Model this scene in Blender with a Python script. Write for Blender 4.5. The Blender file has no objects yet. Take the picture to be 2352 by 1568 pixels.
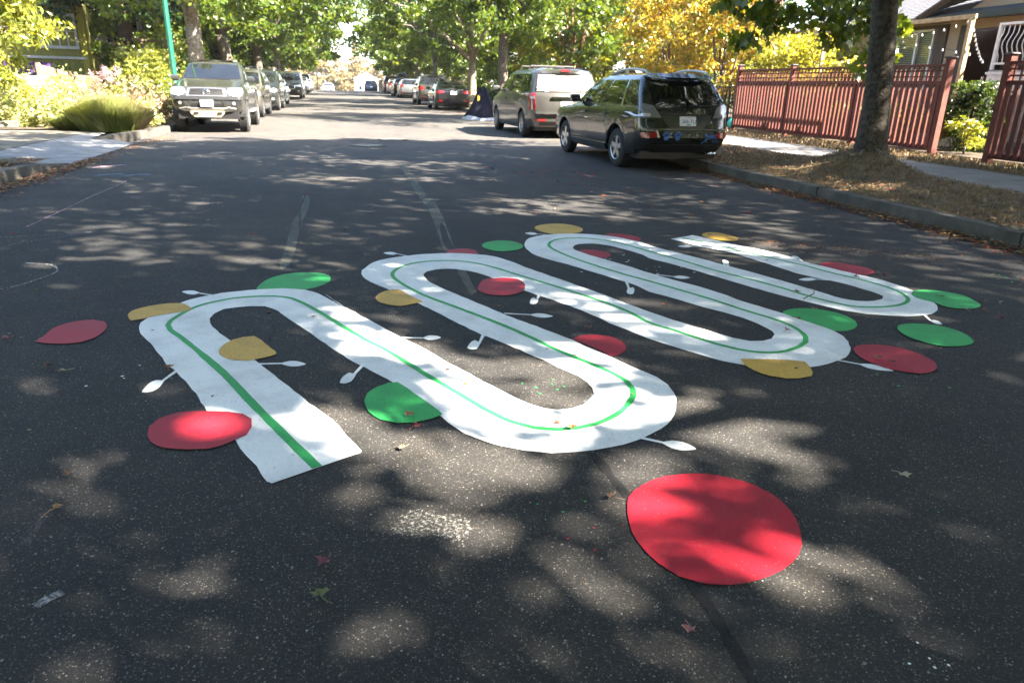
import bpy, bmesh, math, random
import numpy as np
from mathutils import Vector, Matrix
from mathutils.bvhtree import BVHTree
random.seed(7)
sc = bpy.context.scene
col = sc.collection
PI = math.pi
# ---------------------------------------------------------------- camera
CAM_H = 1.3
def make_camera():
    f, r, cx, cy, vp = 1640., .025, 1176., 784., (784., 186.)
    dx, dy = vp[0]-cx, vp[1]-cy
    s = dx*math.cos(r)+dy*math.sin(r); d = dx*math.sin(r)-dy*math.cos(r)
    th = math.atan(d/f); a = -math.atan(s/math.hypot(f, d))
    fw = Vector((math.sin(a)*math.cos(th), math.cos(a)*math.cos(th), -math.sin(th)))
    r0 = Vector((math.cos(a), -math.sin(a), 0)); u0 = r0.cross(fw)
    R = math.cos(r)*r0+math.sin(r)*u0; U = math.cos(r)*u0-math.sin(r)*r0
    cd = bpy.data.cameras.new('camera'); co = bpy.data.objects.new('camera', cd); col.objects.link(co)
    M = Matrix((R, U, -fw)).transposed().to_4x4(); M.translation = (0, 0, CAM_H)
    co.matrix_world = M
    cd.sensor_width = 36; cd.lens = f/2352*36; cd.clip_end = 3000; cd.clip_start = .05
    cd.dof.use_dof = True; cd.dof.focus_distance = 3.4; cd.dof.aperture_fstop = 6
    sc.camera = co
make_camera()
# ---------------------------------------------------------------- light
SUN_AZ = math.radians(128.5)     # direction the sun stands in, clockwise from +Y
SUN_EL = math.radians(41)
S = Vector((math.sin(SUN_AZ)*math.cos(SUN_EL), math.cos(SUN_AZ)*math.cos(SUN_EL), math.sin(SUN_EL)))
w = bpy.data.worlds.new('World'); sc.world = w; w.use_nodes = True
nt = w.node_tree; bg = nt.nodes['Background']
sky = nt.nodes.new('ShaderNodeTexSky'); sky.sky_type = 'NISHITA'; sky.sun_disc = False
sky.sun_elevation = SUN_EL; sky.sun_rotation = SUN_AZ; sky.air_density = 1.0; sky.dust_density = 1.6
nt.links.new(sky.outputs[0], bg.inputs[0]); bg.inputs[1].default_value = .07
sd = bpy.data.lights.new('sun', 'SUN'); sd.energy = 5.0; sd.angle = math.radians(.6); sd.color = (1, .90, .76)
so = bpy.data.objects.new('sun', sd); col.objects.link(so)
so.rotation_euler = S.to_track_quat('Z', 'Y').to_euler()
sc.view_settings.view_transform = 'Standard'; sc.view_settings.look = 'None'
sc.view_settings.gamma = 1; sc.view_settings.use_curve_mapping = False
sc.view_settings.exposure = 3.5
sc.render.engine = 'CYCLES'
sc.cycles.max_bounces = 6; sc.cycles.transparent_max_bounces = 8; sc.cycles.diffuse_bounces = 3
sc.cycles.glossy_bounces = 3; sc.cycles.transmission_bounces = 3; sc.cycles.sample_clamp_indirect = 6
# ---------------------------------------------------------------- materials
MATS = {}
def newmat(name):
    m = bpy.data.materials.new(name); m.use_nodes = True
    return m, m.node_tree, m.node_tree.nodes['Principled BSDF']
def node(nt, t, **kw):
    n = nt.nodes.new(t)
    for k, v in kw.items():
        if k.startswith('i_'): n.inputs[k[2:].replace('_', ' ')].default_value = v
        else: setattr(n, k, v)
    return n
def ramp(nt, stops, fac):
    r = nt.nodes.new('ShaderNodeValToRGB'); cr = r.color_ramp
    while len(cr.elements) < len(stops): cr.elements.new(.5)
    for e, (p, c) in zip(cr.elements, stops): e.position = p; e.color = (*c, 1) if len(c) == 3 else c
    nt.links.new(fac, r.inputs[0]); return r
def M(name, c, rough=.6, metal=0., var=.12, scale=9., bump=0., bscale=60., spec=.5, coat=0., emit=None, c2=None):
    if name in MATS: return MATS[name]
    m, nt, b = newmat(name)
    b.inputs['Roughness'].default_value = rough; b.inputs['Metallic'].default_value = metal
    b.inputs['Specular IOR Level'].default_value = spec; b.inputs['Coat Weight'].default_value = coat
    b.inputs['Coat Roughness'].default_value = .04
    tc = nt.nodes.new('ShaderNodeTexCoord')
    nz = node(nt, 'ShaderNodeTexNoise', i_Scale=scale, i_Detail=6.)
    nt.links.new(tc.outputs['Object'], nz.inputs['Vector'])
    lo = tuple(x*(1-var) for x in c); hi = tuple(min(1, x*(1+var)) for x in (c2 or c))
    r = ramp(nt, [(.32, lo), (.68, hi)], nz.outputs[0])
    nt.links.new(r.outputs[0], b.inputs['Base Color'])
    if bump:
        n2 = node(nt, 'ShaderNodeTexNoise', i_Scale=bscale, i_Detail=5.)
        nt.links.new(tc.outputs['Object'], n2.inputs['Vector'])
        bp = node(nt, 'ShaderNodeBump', i_Strength=bump, i_Distance=.02)
        nt.links.new(n2.outputs[0], bp.inputs['Height']); nt.links.new(bp.outputs[0], b.inputs['Normal'])
    if emit:
        b.inputs['Emission Color'].default_value = (*c, 1); b.inputs['Emission Strength'].default_value = emit
    MATS[name] = m; return m
def leafmat(name, cols, trans=.42, tcol=None, gloss=.05):
    if name in MATS: return MATS[name]
    m, nt, b = newmat(name); nt.nodes.remove(b); out = nt.nodes['Material Output']
    g = nt.nodes.new('ShaderNodeNewGeometry')
    r = ramp(nt, [(i/(len(cols)-1), c) for i, c in enumerate(cols)], g.outputs['Random Per Island'])
    d = nt.nodes.new('ShaderNodeBsdfDiffuse'); t = nt.nodes.new('ShaderNodeBsdfTranslucent')
    nt.links.new(r.outputs[0], d.inputs[0])
    mul = node(nt, 'ShaderNodeMix', data_type='RGBA', blend_type='MULTIPLY'); mul.inputs[0].default_value = 1
    nt.links.new(r.outputs[0], mul.inputs[6]); mul.inputs[7].default_value = (*(tcol or (2.0, 1.7, .6)), 1)
    nt.links.new(mul.outputs[2], t.inputs[0])
    mx = nt.nodes.new('ShaderNodeMixShader'); mx.inputs[0].default_value = trans
    nt.links.new(d.outputs[0], mx.inputs[1]); nt.links.new(t.outputs[0], mx.inputs[2])
    gl = nt.nodes.new('ShaderNodeBsdfGlossy'); gl.inputs[1].default_value = .38
    mg = nt.nodes.new('ShaderNodeMixShader'); mg.inputs[0].default_value = gloss
    nt.links.new(mx.outputs[0], mg.inputs[1]); nt.links.new(gl.outputs[0], mg.inputs[2])
    nt.links.new(mg.outputs[0], out.inputs[0]); MATS[name] = m; return m
def asphalt():
    m, nt, b = newmat('asphalt'); L = nt.links.new
    tc = nt.nodes.new('ShaderNodeTexCoord'); P = tc.outputs['Object']
    big = node(nt, 'ShaderNodeTexNoise', i_Scale=.55, i_Detail=8., i_Roughness=.62); L(P, big.inputs['Vector'])
    base = ramp(nt, [(.3, (.021, .0215, .023)), (.55, (.028, .0272, .0268)), (.75, (.038, .0352, .031))], big.outputs[0])
    fine = node(nt, 'ShaderNodeTexNoise', i_Scale=240., i_Detail=3.); L(P, fine.inputs['Vector'])
    fr = ramp(nt, [(.35, (.55, .55, .55)), (.65, (1.35, 1.35, 1.35))], fine.outputs[0])
    m1 = node(nt, 'ShaderNodeMix', data_type='RGBA', blend_type='MULTIPLY'); m1.inputs[0].default_value = 1
    L(base.outputs[0], m1.inputs[6]); L(fr.outputs[0], m1.inputs[7])
    last = m1.outputs[2]; hs = []
    wn = node(nt, 'ShaderNodeTexNoise', i_Scale=60., i_Detail=2.); L(P, wn.inputs['Vector'])
    wa = node(nt, 'ShaderNodeMix', data_type='RGBA', blend_type='ADD'); wa.inputs[0].default_value = .012
    L(P, wa.inputs[6]); L(wn.outputs[1], wa.inputs[7])
    for sc_, thr, rad in ((75., .78, .28), (150., .60, .36), (40., .93, .18)):
        v = node(nt, 'ShaderNodeTexVoronoi', i_Scale=sc_); L(wa.outputs[2], v.inputs['Vector'])
        sp = nt.nodes.new('ShaderNodeSeparateColor'); L(v.outputs['Color'], sp.inputs[0])
        gt = node(nt, 'ShaderNodeMath', operation='GREATER_THAN'); L(sp.outputs[0], gt.inputs[0]); gt.inputs[1].default_value = thr
        rr = ramp(nt, [(rad-.06, (1, 1, 1)), (rad, (0, 0, 0))], v.outputs['Distance'])
        mu = node(nt, 'ShaderNodeMath', operation='MULTIPLY'); L(gt.outputs[0], mu.inputs[0]); L(rr.outputs[0], mu.inputs[1])
        cr = ramp(nt, [(0, (.05, .052, .055)), (.35, (.11, .1, .088)), (.6, (.075, .08, .085)), (.85, (.16, .13, .1)), (1, (.27, .26, .25))], sp.outputs[1])
        mm = node(nt, 'ShaderNodeMix', data_type='RGBA'); L(mu.outputs[0], mm.inputs[0]); L(last, mm.inputs[6]); L(cr.outputs[0], mm.inputs[7])
        last = mm.outputs[2]; hs.append(mu.outputs[0])
    # faint worn wheel paths and stains
    st = node(nt, 'ShaderNodeTexNoise', i_Scale=2.3, i_Detail=9., i_Roughness=.7); L(P, st.inputs['Vector'])
    sr = ramp(nt, [(.3, (.72, .73, .75)), (.5, (1, 1, 1)), (.72, (1.34, 1.28, 1.2))], st.outputs[0])
    m3 = node(nt, 'ShaderNodeMix', data_type='RGBA', blend_type='MULTIPLY'); m3.inputs[0].default_value = 1
    L(last, m3.inputs[6]); L(sr.outputs[0], m3.inputs[7]); L(m3.outputs[2], b.inputs['Base Color'])
    # far glare painted into the base colour: paler with distance beyond the painting
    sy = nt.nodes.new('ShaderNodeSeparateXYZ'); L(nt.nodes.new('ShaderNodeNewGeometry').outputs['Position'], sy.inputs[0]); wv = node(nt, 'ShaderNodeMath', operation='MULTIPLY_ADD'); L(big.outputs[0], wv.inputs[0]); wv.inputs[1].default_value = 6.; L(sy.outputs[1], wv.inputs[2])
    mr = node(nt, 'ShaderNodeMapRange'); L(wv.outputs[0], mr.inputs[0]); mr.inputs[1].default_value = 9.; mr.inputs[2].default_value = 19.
    far_glare = ramp(nt, [(0, (1, 1, 1)), (1, (2.15, 2.08, 1.98))], mr.outputs[0]); m4 = node(nt, 'ShaderNodeMix', data_type='RGBA', blend_type='MULTIPLY'); m4.inputs[0].default_value = 1
    L(m3.outputs[2], m4.inputs[6]); L(far_glare.outputs[0], m4.inputs[7]); L(m4.outputs[2], b.inputs['Base Color'])
    b.inputs['Roughness'].default_value = .8; b.inputs['Specular IOR Level'].default_value = .25
    ad = node(nt, 'ShaderNodeMath', operation='ADD'); L(hs[0], ad.inputs[0]); L(fine.outputs[0], ad.inputs[1])
    bp = node(nt, 'ShaderNodeBump', i_Strength=.55, i_Distance=.004); L(ad.outputs[0], bp.inputs['Height']); L(bp.outputs[0], b.inputs['Normal'])
    MATS['asphalt'] = m; return m
def paintmat(name, c, wear=.5):
    """road paint: thin coat over asphalt, pitted, with worn-through specks"""
    m, nt, b = newmat(name); L = nt.links.new
    tc = nt.nodes.new('ShaderNodeTexCoord'); P = tc.outputs['Object']
    n1 = node(nt, 'ShaderNodeTexNoise', i_Scale=3.5, i_Detail=7., i_Roughness=.65); L(P, n1.inputs['Vector'])
    r1 = ramp(nt, [(.28, tuple(x*.72+.01 for x in c)), (.52, c), (.8, tuple(min(1, x*1.08) for x in c))], n1.outputs[0])
    n2 = node(nt, 'ShaderNodeTexVoronoi', i_Scale=120.); L(P, n2.inputs['Vector'])
    sp = nt.nodes.new('ShaderNodeSeparateColor'); L(n2.outputs['Color'], sp.inputs[0])
    gt = node(nt, 'ShaderNodeMath', operation='GREATER_THAN'); L(sp.outputs[0], gt.inputs[0]); gt.inputs[1].default_value = 1-.14*wear
    rr = ramp(nt, [(.22, (1, 1, 1)), (.3, (0, 0, 0))], n2.outputs['Distance'])
    mu = node(nt, 'ShaderNodeMath', operation='MULTIPLY'); L(gt.outputs[0], mu.inputs[0]); L(rr.outputs[0], mu.inputs[1])
    dk = node(nt, 'ShaderNodeMix', data_type='RGBA'); L(mu.outputs[0], dk.inputs[0]); L(r1.outputs[0], dk.inputs[6]); dk.inputs[7].default_value = (.1, .1, .1, 1)
    n3 = node(nt, 'ShaderNodeTexNoise', i_Scale=75., i_Detail=8., i_Roughness=.7); L(P, n3.inputs['Vector'])
    r3 = ramp(nt, [(.32, (.58, .57, .56)), (.5, (1, 1, 1))], n3.outputs[0])
    mm = node(nt, 'ShaderNodeMix', data_type='RGBA', blend_type='MULTIPLY'); mm.inputs[0].default_value = .8*wear+.2
    L(dk.outputs[2], mm.inputs[6]); L(r3.outputs[0], mm.inputs[7]); L(mm.outputs[2], b.inputs['Base Color'])
    b.inputs['Roughness'].default_value = .62; b.inputs['Specular IOR Level'].default_value = .3
    fn = node(nt, 'ShaderNodeTexNoise', i_Scale=170., i_Detail=3.); L(P, fn.inputs['Vector'])
    bp = node(nt, 'ShaderNodeBump', i_Strength=.5, i_Distance=.004); L(fn.outputs[0], bp.inputs['Height']); L(bp.outputs[0], b.inputs['Normal'])
    MATS[name] = m; return m
def stainmat(name, c, lo=.45, hi=.6, scale=40., alpha=.8, rough=.8):
    """thin broken film (chalk, tar, spilt paint) with holes through to the road"""
    m, nt, b = newmat(name); L = nt.links.new
    tc = nt.nodes.new('ShaderNodeTexCoord')
    n = node(nt, 'ShaderNodeTexNoise', i_Scale=scale, i_Detail=9., i_Roughness=.72); L(tc.outputs['Object'], n.inputs['Vector'])
    r = ramp(nt, [(lo, (0, 0, 0)), (hi, (alpha,)*3)], n.outputs[0]); L(r.outputs[0], b.inputs['Alpha'])
    b.inputs['Base Color'].default_value = (*c, 1); b.inputs['Roughness'].default_value = rough
    MATS[name] = m; return m
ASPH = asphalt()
WHITE = paintmat('white_road_paint', (.79, .80, .80), .22)
PAINT = dict(red=paintmat('red_road_paint', (.36, .011, .026), .4), green=paintmat('green_road_paint', (.03, .36, .085), .6),
             yellow=paintmat('yellow_road_paint', (.60, .36, .06), 1.))
def carpaint(name, c, metal=.35, rough=.28):
    if name in MATS: return MATS[name]
    m = M(name, c, rough=rough, metal=metal, var=.1, scale=3., coat=1.0); return m
GLASS = M('tinted_glass', (.008, .009, .009), rough=.03, spec=.55, var=.3, scale=2., coat=.35)
BLACK = M('black_plastic', (.012, .012, .013), rough=.5, var=.2)
RUBBER = M('tyre_rubber', (.018, .018, .018), rough=.85, var=.3, scale=30., bump=.4, bscale=90)
ALLOY = M('alloy_rim', (.55, .56, .58), rough=.28, metal=.9, var=.12)
CHROME = M('chrome', (.75, .76, .78), rough=.08, metal=1., var=.05)
REDL = M('red_lamp_lens', (.25, .006, .008), rough=.1, var=.3, scale=40., coat=1.)
CLEARL = M('clear_lamp_lens', (.5, .52, .54), rough=.08, metal=.6, var=.35, scale=30., coat=1.)
PLATEW = M('licence_plate_white', (.72, .74, .76), rough=.45, var=.05)
CONC = M('concrete', (.25, .245, .235), rough=.9, var=.22, scale=3.5, bump=.5, bscale=70)
KERBM = M('kerb_concrete', (.075, .068, .055), rough=.92, var=.35, scale=5., bump=.6, bscale=50)
PATHM = M('old_driveway_surface', (.15, .135, .11), rough=.95, var=.35, scale=4., bump=.5, bscale=60)
BARK = M('tree_bark', (.085, .068, .05), rough=.95, var=.5, scale=14., bump=1., bscale=28, c2=(.12, .1, .08))
BARKL = M('pale_maple_bark', (.17, .14, .11), rough=.95, var=.45, scale=12., bump=1., bscale=26, c2=(.2, .17, .13))
BARKD = M('dark_conifer_bark', (.05, .03, .022), rough=.95, var=.5, scale=14., bump=1., bscale=28)
DRY = M('dry_lawn', (.15, .105, .06), rough=1., var=.5, scale=9., bump=1., bscale=80, c2=(.12, .095, .05))
SOIL = M('garden_soil', (.06, .045, .03), rough=1., var=.5, scale=8., bump=1., bscale=60)
GRASSG = M('rough_grass_ground', (.05, .065, .022), rough=1., var=.5, scale=2., bump=1., bscale=30)
REDWOOD = M('red_stained_wood', (.12, .027, .017), rough=.75, var=.22, scale=16., bump=.3, bscale=60)
def per_board(m, lo=.72, hi=1.2):
    nt = m.node_tree; b = nt.nodes['Principled BSDF']; src = b.inputs['Base Color'].links[0].from_socket; oi = nt.nodes.new('ShaderNodeObjectInfo'); r = ramp(nt, [(0, (lo,)*3), (1, (hi,)*3)], oi.outputs['Random'])
    mx = node(nt, 'ShaderNodeMix', data_type='RGBA', blend_type='MULTIPLY'); mx.inputs[0].default_value = 1; nt.links.new(src, mx.inputs[6]); nt.links.new(r.outputs[0], mx.inputs[7]); nt.links.new(mx.outputs[2], b.inputs['Base Color'])
per_board(REDWOOD)
LF = dict(
  maple=leafmat('maple_leaves', [(.035, .075, .01), (.065, .11, .013), (.10, .145, .016), (.045, .09, .012), (.15, .18, .022)], .46, (2.1, 1.75, .5)),
  dark=leafmat('dark_leaves', [(.022, .045, .01), (.036, .07, .014), (.06, .09, .018)], .35),
  bright=leafmat('bright_leaves', [(.12, .17, .028), (.19, .22, .035), (.25, .25, .045), (.11, .16, .028)], .5),
  sunny=leafmat('sunny_bed_leaves', [(.3, .33, .1), (.4, .4, .16), (.22, .28, .08), (.5, .46, .26), (.16, .22, .06)], .5, (1.3, 1.2, .7)),
  yellow=leafmat('yellow_green_leaves', [(.2, .22, .03), (.3, .28, .035), (.16, .2, .028), (.36, .3, .05)], .5, (1.6, 1.4, .5)),
  orange=leafmat('autumn_leaves', [(.40, .24, .02), (.5, .34, .03), (.34, .18, .018), (.2, .24, .03), (.5, .40, .06), (.12, .18, .02), (.45, .36, .04), (.16, .22, .025)], .5, (1.3, 1.1, .5)),
  conifer=leafmat('conifer_needles', [(.015, .035, .012), (.025, .055, .016), (.035, .06, .02)], .15),
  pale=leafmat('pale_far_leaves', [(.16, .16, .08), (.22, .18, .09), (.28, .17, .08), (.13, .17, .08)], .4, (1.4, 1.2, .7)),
  litter=leafmat('fallen_leaves', [(.22, .12, .05), (.28, .18, .08), (.16, .07, .035), (.3, .07, .03), (.2, .14, .08), (.32, .24, .12)], .1, (1, 1, 1)),
  redlitter=leafmat('red_fallen_leaves', [(.2, .02, .02), (.28, .04, .03), (.16, .03, .03), (.25, .08, .03), (.2, .14, .08)], .1, (1, 1, 1)),
  straw=leafmat('dry_grass_blades', [(.24, .17, .09), (.17, .12, .065), (.3, .22, .13), (.12, .1, .05)], .2, (1, 1, 1)),
  grass=leafmat('green_grass_blades', [(.13, .19, .04), (.2, .26, .07), (.28, .3, .12), (.1, .16, .04)], .4),
  pink=leafmat('pink_flower_heads', [(.5, .28, .3), (.6, .4, .38), (.45, .22, .26)], .4, (1, 1, 1)),
  gold=leafmat('yellow_flowers', [(.6, .42, .03), (.7, .5, .05), (.2, .25, .04)], .4, (1, 1, 1)))
# ---------------------------------------------------------------- helpers
def zg(Y):
    if Y < 40: return 0.
    if Y < 80: t = (Y-40)/40; return .22*t*t*(3-2*t)
    if Y < 92: return .22
    if Y < 175: return .22-(Y-92)*.033
    return .22-83*.033
def tag(o, label=None, cat=None, group=None, kind=None):
    if label: o['label'] = label
    if cat: o['category'] = cat
    if group: o['group'] = group
    if kind: o['kind'] = kind
    return o
def link(name, me, parent=None):
    o = bpy.data.objects.new(name, me); col.objects.link(o)
    if parent: o.parent = parent
    return o
def empty(name, loc, rz=0., label=None, cat=None, group=None):
    o = link(name, None); o.location = loc; o.rotation_euler.z = rz; o.empty_display_size = .2
    return tag(o, label, cat, group)
def mesh(name, verts, faces, mat, parent=None, smooth=False, sharp=None):
    me = bpy.data.meshes.new(name)
    verts = [tuple(v) for v in verts]
    off = None
    if parent is None and verts:
        a = np.array(verts); off = ((a[:, 0].min()+a[:, 0].max())/2, (a[:, 1].min()+a[:, 1].max())/2, a[:, 2].min())
        verts = [(v[0]-off[0], v[1]-off[1], v[2]-off[2]) for v in verts]
    me.from_pydata(verts, [], faces); me.materials.append(mat)
    if smooth: me.polygons.foreach_set('use_smooth', [True]*len(me.polygons))
    if sharp: me.set_sharp_from_angle(angle=math.radians(sharp))
    me.update(); o = link(name, me, parent)
    if off: o.location = off
    return o
def bmobj(name, bm, mat, parent=None, smooth=False, sharp=None):
    vs = [v.co[:] for v in bm.verts]; bm.verts.index_update(); fs = [[v.index for v in f.verts] for f in bm.faces]; bm.free()
    return mesh(name, vs, fs, mat, parent, smooth, sharp)
class MB:
    def __init__(s): s.v = []; s.f = []
    def add(s, vs, fs):
        n = len(s.v); s.v += [tuple(v) for v in vs]; s.f += [[i+n for i in f] for f in fs]; return s
    def box(s, c, d, rz=0., bev=0.):
        x, y, z = (k/2 for k in d); ca, sa = math.cos(rz), math.sin(rz); b = min(bev, x*.9, y*.9, z*.9)
        if b <= 0:
            vs = [(i*x, j*y, k*z) for k in (-1, 1) for j in (-1, 1) for i in (-1, 1)]
            fs = [(0, 2, 3, 1), (4, 5, 7, 6), (0, 1, 5, 4), (2, 6, 7, 3), (0, 4, 6, 2), (1, 3, 7, 5)]
        else:
            vs = []; q = [(-1, -1), (1, -1), (1, 1), (-1, 1)]
            for zz, e in ((-z, b), (-z+b, 0), (z-b, 0), (z, b)):
                for i, j in q: vs.append((i*(x-e), j*(y-e), zz))
            fs = [(3, 2, 1, 0), (12, 13, 14, 15)]
            for k in range(3):
                for i in range(4): fs.append((k*4+i, k*4+(i+1) % 4, k*4+4+(i+1) % 4, k*4+4+i))
        return s.add([(c[0]+v[0]*ca-v[1]*sa, c[1]+v[0]*sa+v[1]*ca, c[2]+v[2]) for v in vs], fs)
    def tube(s, pts, rad, n=8, cap=True):
        P = [Vector(p) for p in pts]; k = len(P); R = rad if hasattr(rad, '__len__') else [rad]*k
        vs = []; up = Vector((0, 0, 1))
        for i, p in enumerate(P):
            t = (P[min(i+1, k-1)]-P[max(i-1, 0)]).normalized()
            a = t.cross(up if abs(t.z) < .95 else Vector((0, 1, 0))).normalized(); b = t.cross(a)
            for j in range(n): an = 2*PI*j/n; vs.append(p+R[i]*(math.cos(an)*a+math.sin(an)*b))
        fs = [(i*n+j, i*n+(j+1) % n, (i+1)*n+(j+1) % n, (i+1)*n+j) for i in range(k-1) for j in range(n)]
        if cap: fs += [tuple(range(n))[::-1], tuple((k-1)*n+j for j in range(n))]
        return s.add(vs, fs)
    def prism(s, poly, z0, z1):
        n = len(poly); vs = [(x, y, z0) for x, y in poly]+[(x, y, z1) for x, y in poly]
        return s.add(vs, [tuple(range(n))[::-1], tuple(range(n, 2*n))]+[(i, (i+1) % n, n+(i+1) % n, n+i) for i in range(n)])
    def build(s, name, mat, parent=None, smooth=False, sharp=None): return mesh(name, s.v, s.f, mat, parent, smooth, sharp)
def copy_tree(o, parent=None):
    c = o.copy(); col.objects.link(c)
    if parent: c.parent = parent
    for ch in list(o.children): copy_tree(ch, c)
    return c
def text_mesh(name, body, size, mat, parent, loc, rot, ext=.001):
    cu = bpy.data.curves.new(name, 'FONT'); cu.body = body; cu.size = size; cu.align_x = 'CENTER'; cu.align_y = 'CENTER'; cu.extrude = ext
    t = bpy.data.objects.new(name, cu); col.objects.link(t)
    me = bpy.data.meshes.new_from_object(t); bpy.data.objects.remove(t); me.materials.clear(); me.materials.append(mat)
    o = link(name, me, parent); o.location = loc; o.rotation_euler = rot; return o
def smooth_line(pts, step, closed=False):
    """Catmull-Rom through 2D points"""
    n = len(pts); out = []
    rng = range(n if closed else n-1)
    for i in rng:
        p = [np.array(pts[(i+k) % n] if closed else pts[min(max(i+k, 0), n-1)], float) for k in (-1, 0, 1, 2)]
        m = max(1, int(np.linalg.norm(p[2]-p[1])/step))
        for j in range(m):
            t = j/m
            out.append(tuple(.5*((2*p[1])+(-p[0]+p[2])*t+(2*p[0]-5*p[1]+4*p[2]-p[3])*t*t+(-p[0]+3*p[1]-3*p[2]+p[3])*t**3)))
    if not closed: out.append(tuple(pts[-1]))
    return out
def smooth_dot(pts, step):
    """smooth closed outline that keeps the marked straight cuts of the half dots sharp"""
    n = len(pts); P = [np.array(q, float) for q in pts]; corner = []
    for i in range(n):
        a = P[i]-P[i-1]; b = P[(i+1) % n]-P[i]; c = np.dot(a, b)/(np.linalg.norm(a)*np.linalg.norm(b)+1e-9)
        if c < .1: corner.append(i)
    if not corner: return smooth_line(pts, step, True)
    out = []
    for k, i in enumerate(corner):
        j = corner[(k+1) % len(corner)]; seg = [pts[(i+m) % n] for m in range(((j-i) % n or n)+1)]
        out += smooth_line(seg, step)[:-1]
    return out
def jit(pts, a): return [(x+random.uniform(-a, a), y+random.uniform(-a, a)) for x, y in pts]
def flat(name, poly, z, mat, parent=None):
    """filled flat outline at height z above the road, triangulated so that bends stay true"""
    bm = bmesh.new(); vs = [bm.verts.new((x, y, z)) for x, y in poly]
    f = bm.faces.new(vs); f.normal_update()
    if f.normal.z < 0: f.normal_flip()
    bmesh.ops.triangulate(bm, faces=[f], ngon_method='BEAUTY')
    return bmobj(name, bm, mat, parent)
# leaf templates: outline in the leaf's own plane, y along the leaf
KITE = [(0, 0), (.36, .42), (0, 1), (-.36, .42)]
LONG = [(0, 0), (.16, .45), (0, 1), (-.16, .45)]
MAPLE = [(0, 0), (.2, .12), (.5, .12), (.38, .35), (.58, .6), (.25, .62), (0, 1.05), (-.25, .62), (-.58, .6), (-.38, .35), (-.5, .12), (-.2, .12)]
def leafmesh(name, C, size, mat, parent=None, tmpl=KITE, rng=None, droop=.35, svar=.3, nrm=None, updir=False, kind=None):
    rng = rng or np.random.default_rng(1); n = len(C)
    if n == 0: C = np.zeros((1, 3)); n = 1
    az = rng.uniform(0, 2*PI, n)
    if updir: el = rng.normal(1.25, .22, n)
    else: el = rng.normal(-droop, .5, n)
    d = np.stack([np.cos(az)*np.cos(el), np.sin(az)*np.cos(el), np.sin(el)], 1)
    r = rng.normal(size=(n, 3)); r[:, 2] = r[:, 2]*.6
    s_ = np.cross(d, r); s_ += 1e-6; s_ /= np.linalg.norm(s_, axis=1, keepdims=True)
    if nrm == 'flat':
        d = np.stack([np.cos(az), np.sin(az), rng.normal(0, .12, n)], 1); s_ = np.stack([-np.sin(az), np.cos(az), rng.normal(0, .15, n)], 1)
    T = np.array(tmpl); k = len(T); sz = size*rng.uniform(1-svar, 1+svar, n)[:, None, None]
    V = C[:, None, :]+sz*(T[None, :, 0, None]*s_[:, None, :]+T[None, :, 1, None]*d[:, None, :])
    if k > 4 or nrm == 'flat':
        nn = np.cross(s_, d); V += sz*.18*(np.abs(T[None, :, 0, None])**1.0)*nn[:, None, :]*rng.uniform(.2, 1.4, n)[:, None, None]
    V = V.reshape(-1, 3)
    off = np.zeros(3)
    if parent is None: off = np.array([(V[:, 0].min()+V[:, 0].max())/2, (V[:, 1].min()+V[:, 1].max())/2, V[:, 2].min()]); V = V-off
    me = bpy.data.meshes.new(name); me.vertices.add(n*k); me.vertices.foreach_set('co', V.astype(np.float32).ravel())
    me.loops.add(n*k); me.loops.foreach_set('vertex_index', np.arange(n*k, dtype=np.int32))
    me.polygons.add(n); me.polygons.foreach_set('loop_start', (np.arange(n)*k).astype(np.int32))
    me.update(calc_edges=True); me.validate(); me.materials.append(mat)
    o = link(name, me, parent); o.location = off
    if kind: o['kind'] = kind
    return o
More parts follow.
